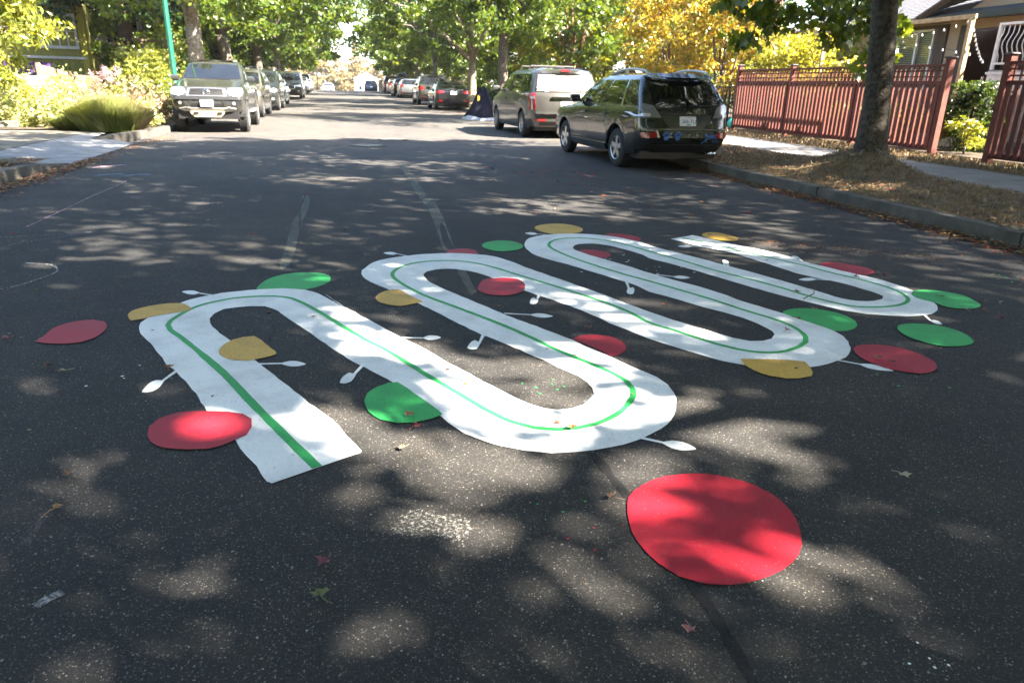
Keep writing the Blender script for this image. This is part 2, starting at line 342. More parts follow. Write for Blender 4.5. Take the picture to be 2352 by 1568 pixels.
RIB_A = [(-0.306,2.254), (-0.323,2.268), (-0.341,2.311), (-0.368,2.38), (-0.412,2.469), (-0.466,2.598), (-0.54,2.755), (-0.613,2.894), (-0.713,3.13), (-0.834,3.378), (-0.885,3.462), (-0.983,3.675), (-1.06,3.839), (-1.116,3.955), (-1.154,4.075), (-1.162,4.15), (-1.149,4.225), (-1.108,4.364), (-1.035,4.508), (-0.975,4.598), (-0.87,4.678), (-0.757,4.733), (-0.595,4.764), (-0.437,4.767), (-0.307,4.712), (-0.219,4.611), (-0.154,4.493), (-0.013,4.186), (-0.175,4.592), (-0.09,4.372), (0.027,4.13), (0.142,3.892), (0.247,3.675), (0.352,3.475), (0.452,3.255), (0.545,3.067), (0.624,2.904), (0.683,2.792), (0.727,2.722), (0.774,2.676), (0.826,2.65), (0.887,2.652), (0.95,2.684), (1.009,2.745), (1.035,2.787), (1.052,2.851), (1.051,2.921), (1.034,2.996), (0.984,3.079), (0.944,3.175), (0.856,3.344), (0.762,3.527), (0.657,3.71), (0.543,3.972), (0.425,4.244), (0.31,4.485), (0.254,4.613), (0.184,4.749), (0.101,4.915), (0.075,5.034), (0.07,5.156), (0.093,5.254), (0.167,5.431), (0.275,5.541), (0.424,5.616), (0.589,5.668), (0.793,5.675), (0.964,5.624), (1.113,5.534), (1.212,5.358), (1.291,5.129), (1.448,4.759), (1.588,4.429), (1.707,4.114), (1.781,3.922), (1.865,3.741), (1.966,3.554), (2.058,3.393), (2.123,3.327), (2.198,3.315), (2.273,3.345), (2.328,3.409), (2.347,3.465), (2.346,3.526), (2.323,3.673), (2.246,3.837), (2.155,3.994), (2.067,4.178), (1.964,4.356), (1.94,4.523), (1.887,4.644), (1.756,4.924), (1.639,5.182), (1.52,5.39), (1.458,5.578), (1.453,5.789), (1.481,5.956), (1.543,6.127), (1.627,6.245), (1.776,6.33), (1.965,6.366), (2.151,6.331), (2.332,6.233), (2.465,6.065), (2.552,5.88), (2.569,5.786), (2.675,5.498), (2.785,5.255), (2.884,4.993), (2.967,4.783), (3.048,4.547), (3.112,4.351), (3.161,4.168), (3.208,4.017), (3.284,3.946), (3.388,3.931), (3.48,3.966), (3.539,4.031), (3.543,4.094), (3.522,4.205), (3.49,4.345), (3.406,4.499), (3.317,4.66), (3.277,4.867), (3.232,5.111), (3.152,5.43), (3.005,5.695), (2.883,6.021)]
RIB_B = [(3.169,6.162), (3.231,6.045), (3.359,5.747), (3.508,5.44), (3.602,5.186), (3.597,5.037), (3.654,4.897), (3.718,4.713), (3.768,4.602), (3.834,4.442), (3.861,4.249), (3.855,4.093), (3.824,3.95), (3.773,3.817), (3.714,3.73), (3.629,3.651), (3.559,3.608), (3.472,3.592), (3.364,3.595), (3.255,3.625), (3.139,3.677), (3.031,3.775), (2.948,3.917), (2.894,4.021), (2.839,4.13), (2.745,4.356), (2.657,4.598), (2.574,4.834), (2.479,5.072), (2.366,5.305), (2.365,5.427), (2.295,5.627), (2.209,5.805), (2.088,5.902), (1.964,5.902), (1.885,5.821), (1.857,5.743), (1.863,5.631), (1.93,5.436), (2.01,5.26), (2.118,4.997), (2.173,4.85), (2.273,4.626), (2.372,4.429), (2.442,4.247), (2.492,4.047), (2.561,3.88), (2.614,3.758), (2.643,3.641), (2.682,3.531), (2.712,3.415), (2.709,3.32), (2.672,3.227), (2.62,3.14), (2.54,3.049), (2.455,2.989), (2.333,2.942), (2.231,2.919), (2.125,2.93), (2.001,2.957), (1.898,3.004), (1.822,3.068), (1.746,3.177), (1.664,3.305), (1.582,3.453), (1.515,3.623), (1.46,3.748), (1.411,3.908), (1.326,4.114), (1.234,4.296), (1.127,4.501), (1.024,4.723), (0.962,4.894), (0.887,5.026), (0.802,5.113), (0.708,5.161), (0.607,5.148), (0.539,5.096), (0.507,5.026), (0.507,4.907), (0.538,4.767), (0.607,4.593), (0.692,4.412), (0.832,4.114), (0.918,3.932), (1.043,3.71), (1.155,3.492), (1.217,3.337), (1.28,3.203), (1.338,3.054), (1.398,2.925), (1.415,2.83), (1.401,2.734), (1.362,2.631), (1.302,2.521), (1.23,2.437), (1.145,2.376), (1.054,2.327), (0.93,2.293), (0.791,2.278), (0.696,2.289), (0.607,2.324), (0.522,2.38), (0.438,2.458), (0.374,2.557), (0.328,2.674), (0.257,2.864), (0.175,3.037), (0.106,3.16), (0.032,3.279), (-0.046,3.417), (-0.156,3.645), (-0.29,3.943), (-0.395,4.16), (-0.463,4.303), (-0.527,4.371), (-0.605,4.386), (-0.681,4.38), (-0.753,4.346), (-0.797,4.269), (-0.804,4.173), (-0.787,4.078), (-0.74,3.954), (-0.681,3.839), (-0.614,3.712), (-0.53,3.554), (-0.44,3.368), (-0.376,3.24), (-0.274,3.037), (-0.182,2.853), (-0.105,2.71), (-0.046,2.551), (-0.004,2.45), (0.003,2.43), (-0.005,2.419)]
RIB_L = [(-0.156,2.336), (-0.23,2.488), (-0.324,2.687), (-0.447,2.95), (-0.594,3.276), (-0.756,3.591), (-0.889,3.839), (-0.977,3.99), (-1.009,4.082), (-1.011,4.158), (-0.982,4.28), (-0.938,4.39), (-0.86,4.49), (-0.726,4.574), (-0.568,4.597), (-0.423,4.562), (-0.336,4.463), (-0.229,4.269), (-0.177,4.161), (-0.166,4.136), (-0.052,3.892), (0.052,3.678), (0.141,3.521), (0.222,3.35), (0.316,3.136), (0.409,2.95), (0.493,2.771), (0.546,2.669), (0.611,2.569), (0.686,2.505), (0.775,2.471), (0.852,2.47), (0.946,2.495), (1.049,2.557), (1.132,2.635), (1.201,2.731), (1.229,2.802), (1.235,2.9), (1.205,2.999), (1.147,3.131), (1.035,3.341), (0.921,3.612), (0.787,3.887), (0.632,4.161), (0.459,4.464), (0.351,4.726), (0.296,4.912), (0.283,5.031), (0.307,5.151), (0.371,5.271), (0.507,5.389), (0.692,5.422), (0.88,5.359), (1.041,5.171), (1.176,4.915), (1.345,4.613), (1.529,4.254), (1.647,3.96), (1.695,3.719), (1.784,3.566), (1.862,3.409), (1.942,3.274), (2.035,3.176), (2.132,3.14), (2.237,3.149), (2.353,3.204), (2.43,3.265), (2.482,3.341), (2.51,3.44), (2.513,3.563), (2.463,3.718), (2.389,3.887), (2.319,4.084), (2.205,4.343), (2.075,4.619), (1.977,4.81), (1.868,5.056), (1.759,5.349), (1.693,5.6), (1.669,5.798), (1.695,5.932), (1.763,6.052), (1.883,6.143), (2.043,6.148), (2.219,6.054), (2.37,5.822), (2.466,5.542), (2.605,5.188), (2.718,4.842), (2.845,4.573), (2.95,4.306), (3.034,4.041), (3.148,3.85), (3.296,3.798), (3.425,3.802), (3.544,3.838), (3.645,3.914), (3.701,4.008), (3.736,4.131), (3.726,4.29), (3.677,4.463), (3.599,4.65), (3.533,4.873), (3.444,5.085), (3.312,5.378), (3.168,5.697), (3.018,6.06)]
DOTS = [('red', 'red painted dot at far left, beside the first bend of the white track', [(-1.601,3.898), (-1.594,4.002), (-1.584,4.14), (-1.517,4.219), (-1.429,4.236), (-1.366,4.196), (-1.327,4.116), (-1.316,4.014), (-1.334,3.908), (-1.38,3.85), (-1.447,3.84), (-1.521,3.855), (-1.588,3.883)]), ('yellow', 'thin yellow half dot overlapping the top left bend of the white track', [(-1.269,4.306), (-1.267,4.387), (-1.203,4.463), (-1.102,4.511), (-1.025,4.507), (-0.971,4.446), (-0.939,4.363), (-0.972,4.327), (-1.09,4.279), (-1.164,4.218), (-1.223,4.19), (-1.248,4.24)]), ('yellow', 'yellow half dot inside the first loop with a straight right side', [(-0.526,3.817), (-0.485,3.749), (-0.442,3.651), (-0.389,3.525), (-0.458,3.472), (-0.518,3.447), (-0.582,3.465), (-0.644,3.525), (-0.674,3.601), (-0.668,3.687), (-0.63,3.772), (-0.576,3.812)]), ('green', 'green painted dot tucked behind the top of the first bend', [(-0.6,4.76), (-0.609,4.857), (-0.566,5.027), (-0.464,5.153), (-0.352,5.187), (-0.235,5.162), (-0.164,5.09), (-0.143,4.971), (-0.171,4.863), (-0.245,4.765), (-0.307,4.72), (-0.434,4.721)]), ('red', 'red painted dot overlapping the left edge near the start of the white track', [(-0.798,2.698), (-0.809,2.773), (-0.788,2.845), (-0.728,2.89), (-0.638,2.89), (-0.537,2.868), (-0.468,2.836), (-0.429,2.782), (-0.417,2.704), (-0.431,2.633), (-0.48,2.586), (-0.551,2.545), (-0.627,2.553), (-0.714,2.581), (-0.773,2.639)]), ('green', 'bright green half dot leaning on the lower edge of the second leg', [(0.179,3.061), (0.223,2.972), (0.283,2.833), (0.34,2.688), (0.291,2.656), (0.214,2.634), (0.147,2.639), (0.083,2.685), (0.039,2.773), (0.023,2.878), (0.038,2.956), (0.084,3.024), (0.139,3.059)]), ('yellow', 'yellow half dot with a grey smudge on the left edge of the second bend', [(0.141,4.451), (0.163,4.545), (0.221,4.618), (0.299,4.636), (0.363,4.478), (0.433,4.327), (0.357,4.29), (0.282,4.257), (0.213,4.3), (0.16,4.355)]), ('red', 'small red dot peeping out above the second top bend', [(0.751,5.667), (0.804,5.799), (0.888,5.847), (0.97,5.825), (1.017,5.73), (1.007,5.619), (0.957,5.582), (0.788,5.633)]), ('green', 'green painted dot between the second and third top bends', [(1.097,5.91), (1.155,6.048), (1.272,6.113), (1.373,6.088), (1.447,5.98), (1.445,5.857), (1.392,5.75), (1.286,5.692), (1.2,5.689), (1.119,5.782)]), ('yellow', 'yellow painted dot above the third top bend', [(1.758,6.686), (1.86,6.826), (2.012,6.875), (2.137,6.827), (2.212,6.677), (2.201,6.531), (2.128,6.414), (1.992,6.347), (1.866,6.36), (1.771,6.491)]), ('red', 'flat red dot half hidden behind the upper edge of the third bend', [(2.321,6.25), (2.402,6.337), (2.52,6.293), (2.597,6.19), (2.607,6.065), (2.534,5.954), (2.457,5.962), (2.341,6.17)]), ('red', 'red dot at the inner end of the third loop', [(1.864,5.644), (1.955,5.686), (2.057,5.635), (2.105,5.52), (2.087,5.442), (2.02,5.365), (1.965,5.372), (1.908,5.5)]), ('red', 'round red dot inside the second loop over the olive tar strip', [(0.826,4.597), (0.893,4.786), (0.963,4.837), (1.073,4.842), (1.15,4.799), (1.17,4.681), (1.156,4.595), (1.109,4.474), (1.024,4.405), (0.954,4.395), (0.882,4.425), (0.829,4.501)]), ('red', 'red half dot on the upper edge of the leg near the lower bend', [(1.163,3.518), (1.226,3.565), (1.295,3.566), (1.379,3.527), (1.415,3.438), (1.411,3.358), (1.375,3.286), (1.321,3.24), (1.285,3.231), (1.23,3.374)]), ('red', 'very large red painted dot in the right foreground', [(0.85,1.904), (0.901,1.976), (0.999,2.037), (1.107,2.054), (1.202,2.04), (1.303,1.975), (1.363,1.877), (1.368,1.755), (1.324,1.641), (1.258,1.553), (1.172,1.497), (1.071,1.468), (0.988,1.463), (0.918,1.483), (0.86,1.528), (0.823,1.595), (0.807,1.705), (0.815,1.797)]), ('green', 'green dot overlapping the right bend between the third and fourth loops', [(2.608,3.766), (2.688,3.836), (2.784,3.854), (2.882,3.822), (2.963,3.731), (2.979,3.608), (2.946,3.514), (2.884,3.444), (2.794,3.405), (2.714,3.418), (2.655,3.558)]), ('yellow', 'yellow half dot on the lower edge of the right bend', [(1.93,3.081), (2.06,3.053), (2.184,3.021), (2.239,2.988), (2.223,2.921), (2.19,2.848), (2.157,2.81), (2.082,2.794), (2.015,2.801), (1.951,2.844), (1.91,2.927), (1.903,2.996)]), ('red', 'red painted dot right of the right bend, crossed by a white leaf', [(2.619,3.114), (2.673,3.158), (2.754,3.167), (2.847,3.136), (2.907,3.068), (2.931,2.962), (2.918,2.866), (2.871,2.803), (2.801,2.758), (2.721,2.744), (2.656,2.782), (2.594,2.849), (2.571,2.958), (2.589,3.054)]), ('green', 'green painted dot standing free below the last bend', [(3.134,3.406), (3.207,3.452), (3.292,3.455), (3.398,3.413), (3.457,3.31), (3.436,3.178), (3.396,3.113), (3.306,3.066), (3.216,3.064), (3.134,3.094), (3.087,3.19), (3.085,3.306)]), ('green', 'green dot strewn with dry leaves at the right end of the last bend', [(3.787,4.051), (3.871,4.113), (3.972,4.116), (4.064,4.064), (4.123,3.949), (4.081,3.792), (4.038,3.721), (3.955,3.676), (3.863,3.675), (3.788,3.719), (3.769,3.857), (3.741,3.961)]), ('red', 'dusty red dot above the upper edge of the last leg', [(3.665,4.913), (3.777,4.985), (3.867,4.98), (3.946,4.877), (3.994,4.759), (3.965,4.655), (3.889,4.586), (3.78,4.559), (3.715,4.609), (3.668,4.746)]), ('yellow', 'dull yellow dot beside the far end of the white track', [(3.268,6.175), (3.356,6.256), (3.465,6.262), (3.532,6.124), (3.536,5.989), (3.488,5.895), (3.404,5.859), (3.324,5.898), (3.252,6.019)])]
SPRIGS = [((-0.824,3.381), (-0.86,3.26), (-0.919,3.137), (-0.91,3.244), (-0.871,3.152)), ((-0.474,3.402), (-0.353,3.391), (-0.238,3.364), (-0.294,3.342), (-0.297,3.414)), ((-0.846,4.652), (-0.958,4.73), (-1.069,4.777), (-1.021,4.802), (-1.006,4.705)), ((0.036,3.323), (-0.01,3.2), (-0.079,3.1), (-0.055,3.197), (-0.035,3.103)), ((0.238,3.676), (0.363,3.657), (0.455,3.648), (0.405,3.615), (0.413,3.691)), ((0.698,3.675), (0.651,3.544), (0.571,3.46), (0.61,3.563), (0.61,3.442)), ((0.906,4.017), (1.041,3.973), (1.164,3.922), (1.092,3.909), (1.114,3.986)), ((1.205,4.399), (1.164,4.294), (1.09,4.203), (1.132,4.314), (1.121,4.184)), ((1.911,4.641), (1.863,4.468), (1.834,4.32), (1.804,4.342), (1.893,4.445)), ((0.461,5.588), (0.364,5.707), (0.26,5.75), (0.316,5.777), (0.309,5.68)), ((1.79,6.321), (1.708,6.377), (1.6,6.428), (1.669,6.457), (1.64,6.348)), ((1.05,2.371), (1.152,2.295), (1.258,2.221), (1.188,2.228), (1.224,2.289)), ((2.218,4.784), (2.308,4.717), (2.418,4.669), (2.343,4.652), (2.383,4.734)), ((2.857,4.904), (2.915,5.023), (2.952,5.175), (2.984,5.161), (2.884,5.036)), ((3.022,5.665), (2.944,5.702), (2.808,5.717), (2.898,5.756), (2.854,5.664)), ((3.564,4.954), (3.635,5.152), (3.618,5.234), (3.659,5.237), (3.594,5.149)), ((3.419,4.478), (3.354,4.506), (3.211,4.515), (3.31,4.551), (3.256,4.471)), ((3.521,3.649), (3.454,3.503), (3.468,3.419), (3.433,3.434), (3.49,3.488)), ((2.414,3.0), (2.507,2.914), (2.619,2.806), (2.54,2.832), (2.589,2.887))]
PATCH = [(-3.17,8.13,0.24,0.15,0.75), (-2.44,9.54,0.17,0.16,0.75), (-3.49,12.03,0.27,0.25,0.75), (-2.76,9.99,0.17,0.13,0.75), (-1.79,6.55,0.39,0.14,0.55), (-2.14,6.23,0.16,0.11,0.55), (-1.56,6.08,0.2,0.1,0.55), (-2.11,8.19,0.07,0.06,0.75), (-3.85,15.55,0.54,0.4,0.75), (1.73,12.78,0.63,0.22,0.75), (1.92,12.16,0.32,0.27,0.75), (0.65,12.42,0.13,0.14,0.75), (-0.02,10.53,0.35,0.2,0.75), (0.9,10.5,0.27,0.2,0.75), (1.28,10.19,0.23,0.19,0.75), (1.6,8.59,0.29,0.14,0.75), (1.99,8.39,0.21,0.14,0.75), (2.45,8.09,0.39,0.13,0.75), (1.8,7.63,0.4,0.2,0.75), (2.32,7.82,0.25,0.09,0.75), (2.61,7.71,0.15,0.09,0.75), (-0.03,7.72,0.14,0.08,0.75), (0.31,6.97,0.18,0.09,0.75), (-0.25,7.02,0.15,0.09,0.75), (0.27,6.65,0.16,0.06,0.75), (-0.29,6.45,0.09,0.06,0.75), (0.04,6.41,0.11,0.04,0.75), (3.57,10.85,0.31,0.18,0.75), (-1.49,6.5,0.39,0.11,0.55), (-1.51,6.08,0.17,0.12,0.55), (-1.85,5.87,0.18,0.11,0.55), (-2.26,5.66,0.17,0.13,0.55), (-1.78,5.0,0.19,0.14,0.55), (-1.41,5.72,0.24,0.09,0.55), (-1.03,3.14,0.11,0.1,1.0), (-1.39,3.35,0.06,0.08,1.0), (-0.16,2.69,0.15,0.2,1.0), (-0.06,3.72,0.14,0.19,1.0), (-0.21,4.09,0.11,0.12,1.0), (-0.54,2.93,0.14,0.08,1.0), (-0.64,2.71,0.1,0.09,1.0), (-0.03,2.66,0.09,0.13,1.0), (-1.06,2.56,0.09,0.09,1.0), (-1.1,2.45,0.07,0.07,1.0), (6.47,8.32,0.38,0.18,0.75), (-0.79,5.6,0.19,0.07,0.75), (-1.52,8.35,0.22,0.09,0.75), (0.26,4.03,0.12,0.1,1.0), (0.1,3.65,0.18,0.16,1.0), (0.35,3.55,0.11,0.1,1.0), (0.54,3.26,0.27,0.12,1.0), (0.75,3.09,0.23,0.14,1.0), (0.96,3.28,0.13,0.1,1.0), (1.04,3.07,0.2,0.15,1.0), (0.87,2.79,0.15,0.11,1.0), (0.37,2.91,0.17,0.1,1.0), (1.23,2.68,0.14,0.2,1.0), (1.33,2.55,0.13,0.22,1.0), (0.6,2.58,0.23,0.09,1.0), (0.12,2.52,0.16,0.11,1.0), (0.65,2.25,0.4,0.09,1.0), (1.47,2.47,0.27,0.24,1.0), (1.73,2.64,0.15,0.12,1.0), (1.59,2.29,0.12,0.11,1.0), (1.42,2.11,0.18,0.07,1.0), (2.35,1.87,0.06,0.05,1.0), (0.15,2.14,0.11,0.05,1.0), (0.5,2.14,0.14,0.13,1.0), (0.8,1.99,0.09,0.07,1.0), (0.48,1.75,0.1,0.07,1.0), (0.33,1.55,0.09,0.03,1.0), (0.7,1.59,0.08,0.05,1.0), (0.0,1.38,0.13,0.07,1.0), (0.22,1.91,0.08,0.04,1.0), (1.13,1.97,0.07,0.08,1.0), (1.1,1.58,0.05,0.04,1.0), (1.32,1.86,0.03,0.02,1.0), (1.32,1.46,0.1,0.06,1.0), (1.19,1.37,0.07,0.05,1.0), (1.92,1.78,0.07,0.1,1.0), (2.21,1.82,0.12,0.05,1.0), (-1.07,2.38,0.08,0.08,1.0), (-1.06,2.15,0.05,0.1,1.0), (0.7,2.12,0.4,0.21,0.55), (0.23,2.06,0.29,0.16,0.5), (0.62,1.63,0.15,0.12,0.5), (0.33,1.93,0.24,0.15,0.6), (0.56,1.92,0.16,0.18,0.6), (0.36,1.6,0.21,0.07,0.5), (0.33,2.23,0.31,0.12,0.6), (1.1,2.35,0.28,0.23,0.6), (1.09,1.76,0.24,0.25,0.5), (1.31,1.4,0.19,0.12,0.5), (1.83,1.65,0.18,0.15,0.5), (-1.01,2.38,0.16,0.25,0.5), (0.01,1.41,0.18,0.13,0.6), (-0.22,2.78,0.21,0.25,0.5), (0.63,2.91,0.39,0.29,0.5), (4.85,8.26,2.94,0.48,0.35), (-2.19,13.72,2.15,0.79,0.35)]
TAR1 = [(0.896,12.632), (0.988,12.429), (0.965,10.999), (0.96,9.981), (0.954,8.961), (0.985,8.301), (0.966,7.687), (0.946,7.224), (0.902,6.622), (0.88,6.213), (0.864,5.872), (0.845,5.925), (0.86,6.271), (0.892,6.814), (0.896,7.085), (0.839,6.691), (0.805,6.333), (0.789,5.957), (0.797,5.781), (0.76,5.738), (0.757,5.96), (0.777,6.336), (0.807,6.822), (0.835,7.383), (0.858,7.948), (0.839,8.602), (0.839,9.246), (0.85,10.119), (0.858,11.328)]
TAR2 = [(-0.524,8.941), (-0.443,8.936), (-0.418,8.13), (-0.423,7.642), (-0.44,7.208), (-0.424,5.672), (-0.511,5.314), (-0.52,6.104), (-0.536,7.217), (-0.497,7.967)]
TAR3 = [(0.767,5.152), (0.817,5.106), (0.807,4.709), (0.809,4.514), (0.751,4.43), (0.753,4.65)]
SMUDGE = [(0.08,1.911), (0.126,1.988), (0.17,2.01), (0.234,1.955), (0.304,1.954), (0.324,1.865), (0.287,1.804), (0.288,1.767), (0.232,1.837), (0.155,1.858), (0.109,1.86)]
CRACK1 = [(0.851,2.266), (0.861,2.102), (0.871,1.94), (0.858,1.707), (0.873,1.555), (0.887,1.421), (0.876,1.261), (0.865,1.139)]
CRACK2 = [(-0.488,9.291), (-0.499,7.978), (-0.435,6.558), (-0.434,5.553), (-0.487,4.921)]
CRACK3 = [(-0.485,4.126), (-0.433,3.936), (-0.447,3.797), (-0.431,3.714)]
CH1 = [(-2.825,7.164), (-2.824,7.847), (-2.833,8.867), (-2.808,10.053), (-2.823,10.423)]
CH2 = [(-2.865,6.703), (-2.651,6.759), (-2.437,6.802), (-2.209,6.878)]
CH3 = [(-2.71,6.307), (-2.566,6.52), (-2.394,6.669), (-2.207,6.871)]
CH4 = [(-2.189,4.991), (-2.108,5.082), (-2.048,5.246), (-2.011,5.378), (-2.025,5.499), (-2.107,5.634), (-2.201,5.687), (-2.311,5.722)]
CH5 = [(-3.625,11.915), (-3.486,12.22), (-3.304,12.326)]
CH6 = [(-3.369,10.958), (-3.191,11.124), (-3.047,11.121)]
CH7 = [(-2.993,10.907), (-2.845,11.074), (-2.7,11.115)]
CH8 = [(-0.974,2.027), (-0.979,2.124), (-0.977,2.211)]
CH9 = [(-0.844,1.737), (-0.823,1.764), (-0.795,1.785)]
LEAVES = [(-0.945,2.201, 'tan'), (-0.12,1.769, 'purple'), (-0.126,1.628, 'green'), (-0.984,2.414, 'brown'), (0.785,1.316, 'pink'), (1.9,1.885, 'cream'), (-1.41,3.505, 'brown'), (-0.863,3.409, 'orange'), (-1.659,4.662, 'brown'), (-1.952,4.899, 'green'), (-1.461,4.891, 'brown'), (-0.84,6.58, 'red'), (-2.786,6.79, 'red'), (-1.753,3.947, 'pink'), (-1.681,3.949, 'green'), (-1.322,3.427, 'cream'), (0.202,2.693, 'orange'), (0.222,2.581, 'red'), (0.153,2.41, 'tan'), (0.831,2.461, 'orange'), (0.174,3.646, 'pink'), (1.305,3.664, 'orange'), (1.658,4.571, 'orange'), (2.975,4.173, 'pink'), (2.429,3.44, 'orange'), (2.839,3.785, 'tan'), (2.62,3.628, 'brown'), (3.945,4.517, 'red'), (3.675,4.488, 'pink'), (3.92,3.928, 'brown'), (4.134,3.785, 'brown'), (3.953,3.621, 'orange'), (3.921,3.443, 'red'), (4.213,3.742, 'cream'), (3.846,3.644, 'cream'), (3.326,6.129, 'red'), (2.653,2.962, 'brown'), (2.676,2.886, 'brown'), (2.12,2.886, 'green'), (4.763,6.366, 'red'), (3.633,6.477, 'green'), (-0.492,9.065, 'red'), (0.598,9.995, 'red'), (-0.035,6.765, 'tan'), (2.253,7.668, 'orange'), (0.809,1.947, 'brown')]
# ---------------------------------------------------------------- setting: ground, road, pavements
def sheet(name, xs, ys, zf, mat, kind='structure', parent=None, smooth=True):
    vs = [(x, y, zf(x, y)) for y in ys for x in xs]; n = len(xs)
    fs = [(j*n+i, j*n+i+1, (j+1)*n+i+1, (j+1)*n+i) for j in range(len(ys)-1) for i in range(n-1)]
    o = mesh(name, vs, fs, mat, parent, smooth)
    if kind: o['kind'] = kind
    return o
YS = [-60, -30, -12]+[y*2. for y in range(-4, 120)]+[260, 320, 450, 700, 1200, 2000]
sheet('ground', [-1500, -400, -120, -60, -30, -14, 11, 30, 60, 120, 400, 1500], YS, lambda x, y: zg(y)-.06, GRASSG)
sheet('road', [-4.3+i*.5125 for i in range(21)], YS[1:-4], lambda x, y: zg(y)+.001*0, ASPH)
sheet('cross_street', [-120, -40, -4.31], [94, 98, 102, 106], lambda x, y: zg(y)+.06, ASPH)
# kerbs
def kerb(name, line, wd, h0, h1, mat=KERBM, nose=.025):
    """kerb swept along a line of (x, y, top height); road side first"""
    m = MB(); n = len(line)
    for i, (x, y, h) in enumerate(line):
        a = line[max(i-1, 0)]; b = line[min(i+1, n-1)]; t = Vector((b[0]-a[0], b[1]-a[1], 0)).normalized(); s = Vector((t.y, -t.x, 0))*wd
        z = zg(y); m.v += [(x, y, z-.05), (x, y, z+h-nose), (x+s.x*.18/abs(wd)*abs(wd)*.6, y+s.y*.1, z+h), (x+s.x, y+s.y, z+h), (x+s.x, y+s.y, z-.05)]
    for i in range(n-1):
        for j in range(4): m.f.append((i*5+j, i*5+j+1, i*5+6+j, i*5+5+j))
    m.f += [(0, 1, 2, 3, 4), tuple(reversed([(n-1)*5+j for j in range(5)]))]
    o = m.build(name, mat, None, True, 40); o['kind'] = 'structure'; return o
Yk = [-10, -2, 2, 3, 4]+[4+.8*i for i in range(1, 40)]+[40, 50, 60, 70, 80, 90]
kr = kerb('kerb', [(5.95+.012*math.sin(y*1.7), y, .145+.006*math.sin(y*2.3)) for y in Yk], .16, 0, 0)
kerb('kerb', [(-4.1+.015*math.sin(y), y, h) for y, h in ((-6, .15), (2, .15), (6, .15), (9, .15), (10.6, .15), (11.2, .13), (11.8, .07), (12.4, .02))], -.17, 0, 0)
kerb('kerb', [(-5.1, 16.3, .03), (-4.85, 16.5, .1), (-4.6, 16.9, .15), (-4.42, 17.5, .15), (-4.3, 18.3, .15), (-4.22, 19.5, .15), (-4.15, 22, .15), (-4.1, 30, .15), (-4.1, 45, .15), (-4.1, 60, .15), (-4.1, 80, .15), (-4.1, 92, .15)], -.17, 0, 0)
jm = None
for i in range(12):
    y = 2.2+3.05*i
    if jm is None: jm = MB().box((.08, 0, .075), (.168, .012, .146)).build('joint', M('kerb_joint', (.02, .02, .018), rough=1.), kr); o = jm
    else: o = jm.copy(); col.objects.link(o)
    o.location = Vector((5.946+.012*math.sin(y*1.7), y, .0045))-kr.location
# right boulevard: dry lawn with a mound round the tree roots
TX, TY = 7.82, 9.75
def rb(x, y):
    d = math.hypot(x-TX, (y-TY)*.9); base = zg(y)+.14+.06*max(0, min(1, (x-6.1)/1.9))
    g = .30*math.exp(-(d/.72)**2)+.03*math.exp(-(d/1.7)**2)
    ed = max(0, min(1, (x-6.1)/.25))*max(0, min(1, (8.06-x)/.16))
    return base+(g+.018*math.sin(x*9+y*4)*math.sin(y*7.3-x*3))*ed
sheet('boulevard_lawn', [6.1+i*.098 for i in range(21)], [-8, 0]+[2+i*.12 for i in range(170)]+[24, 30, 40, 50, 60, 70, 80, 90], rb, DRY)
sheet('boulevard_lawn', [9.75, 10.1, 10.5, 10.9, 11.3], [-8, 0]+[i*.5 for i in range(4, 50)]+[30, 50, 70, 90], lambda x, y: zg(y)+.19+.02*math.sin(x*8+y*3), DRY)
sheet('garden_ground', [11.3, 13, 15, 18, 24], [-8, 0, 8, 14, 20, 26, 32, 50, 70, 90], lambda x, y: zg(y)+.24, SOIL)
# right pavement: one slab per 1.5 m
pv = sheet('pavement', [8.04, 9.76], [-8, 0, 10, 20, 30, 40, 50, 60, 70, 80, 90], lambda x, y: zg(y)+.175, KERBM)
SW = M('pavement_slab_concrete', (.19, .18, .17), rough=.92, var=.2, scale=2.5, bump=.4, bscale=80)
slab = None
for i in range(20):
    y = 3.0+i*1.52
    if slab is None:
        slab = MB().box((0, 0, 0), (1.70, 1.505, .03), 0, .008).build('slab', SW, pv); o = slab
    else: o = slab.copy(); col.objects.link(o)
    o.location = Vector((8.9, y, .195+random.uniform(-.003, .004)))-Vector(pv.location); o.rotation_euler = (random.uniform(-.003, .003), random.uniform(-.003, .003), 0)
# left side: driveway apron, path, planting bed
AP = [(-4.08, 12.3), (-4.08, 13.5), (-4.1, 15), (-4.15, 16.2), (-4.62, 16.6), (-5.05, 16.7), (-5.15, 18.2), (-5.45, 18.9), (-5.5, 16.5), (-5.42, 13.4), (-5.2, 12.2), (-4.7, 11.95), (-4.25, 12.0)]
def apron():
    bm = bmesh.new(); f = bm.faces.new([bm.verts.new((x, y, 0)) for x, y in AP])
    for k in range(1, 20): bmesh.ops.bisect_plane(bm, geom=bm.verts[:]+bm.edges[:]+bm.faces[:], plane_co=(-5.6+k*.1, 0, 0), plane_no=(1, 0, 0))
    for k in range(1, 15): bmesh.ops.bisect_plane(bm, geom=bm.verts[:]+bm.edges[:]+bm.faces[:], plane_co=(0, 12+k*.5, 0), plane_no=(0, 1, 0))
    for v in bm.verts: v.co.z = .012+.1*max(0, min(1, (-4.1-v.co.x)/1.3))
    o = bmobj('driveway_apron', bm, CONC, None, True); o['kind'] = 'structure'
apron()
sheet('driveway', [-16, -12, -9, -7, -5.42], [9.6, 11, 12.2, 13.4, 15, 17, 18.9], lambda x, y: .118+.004*math.sin(y), PATHM)
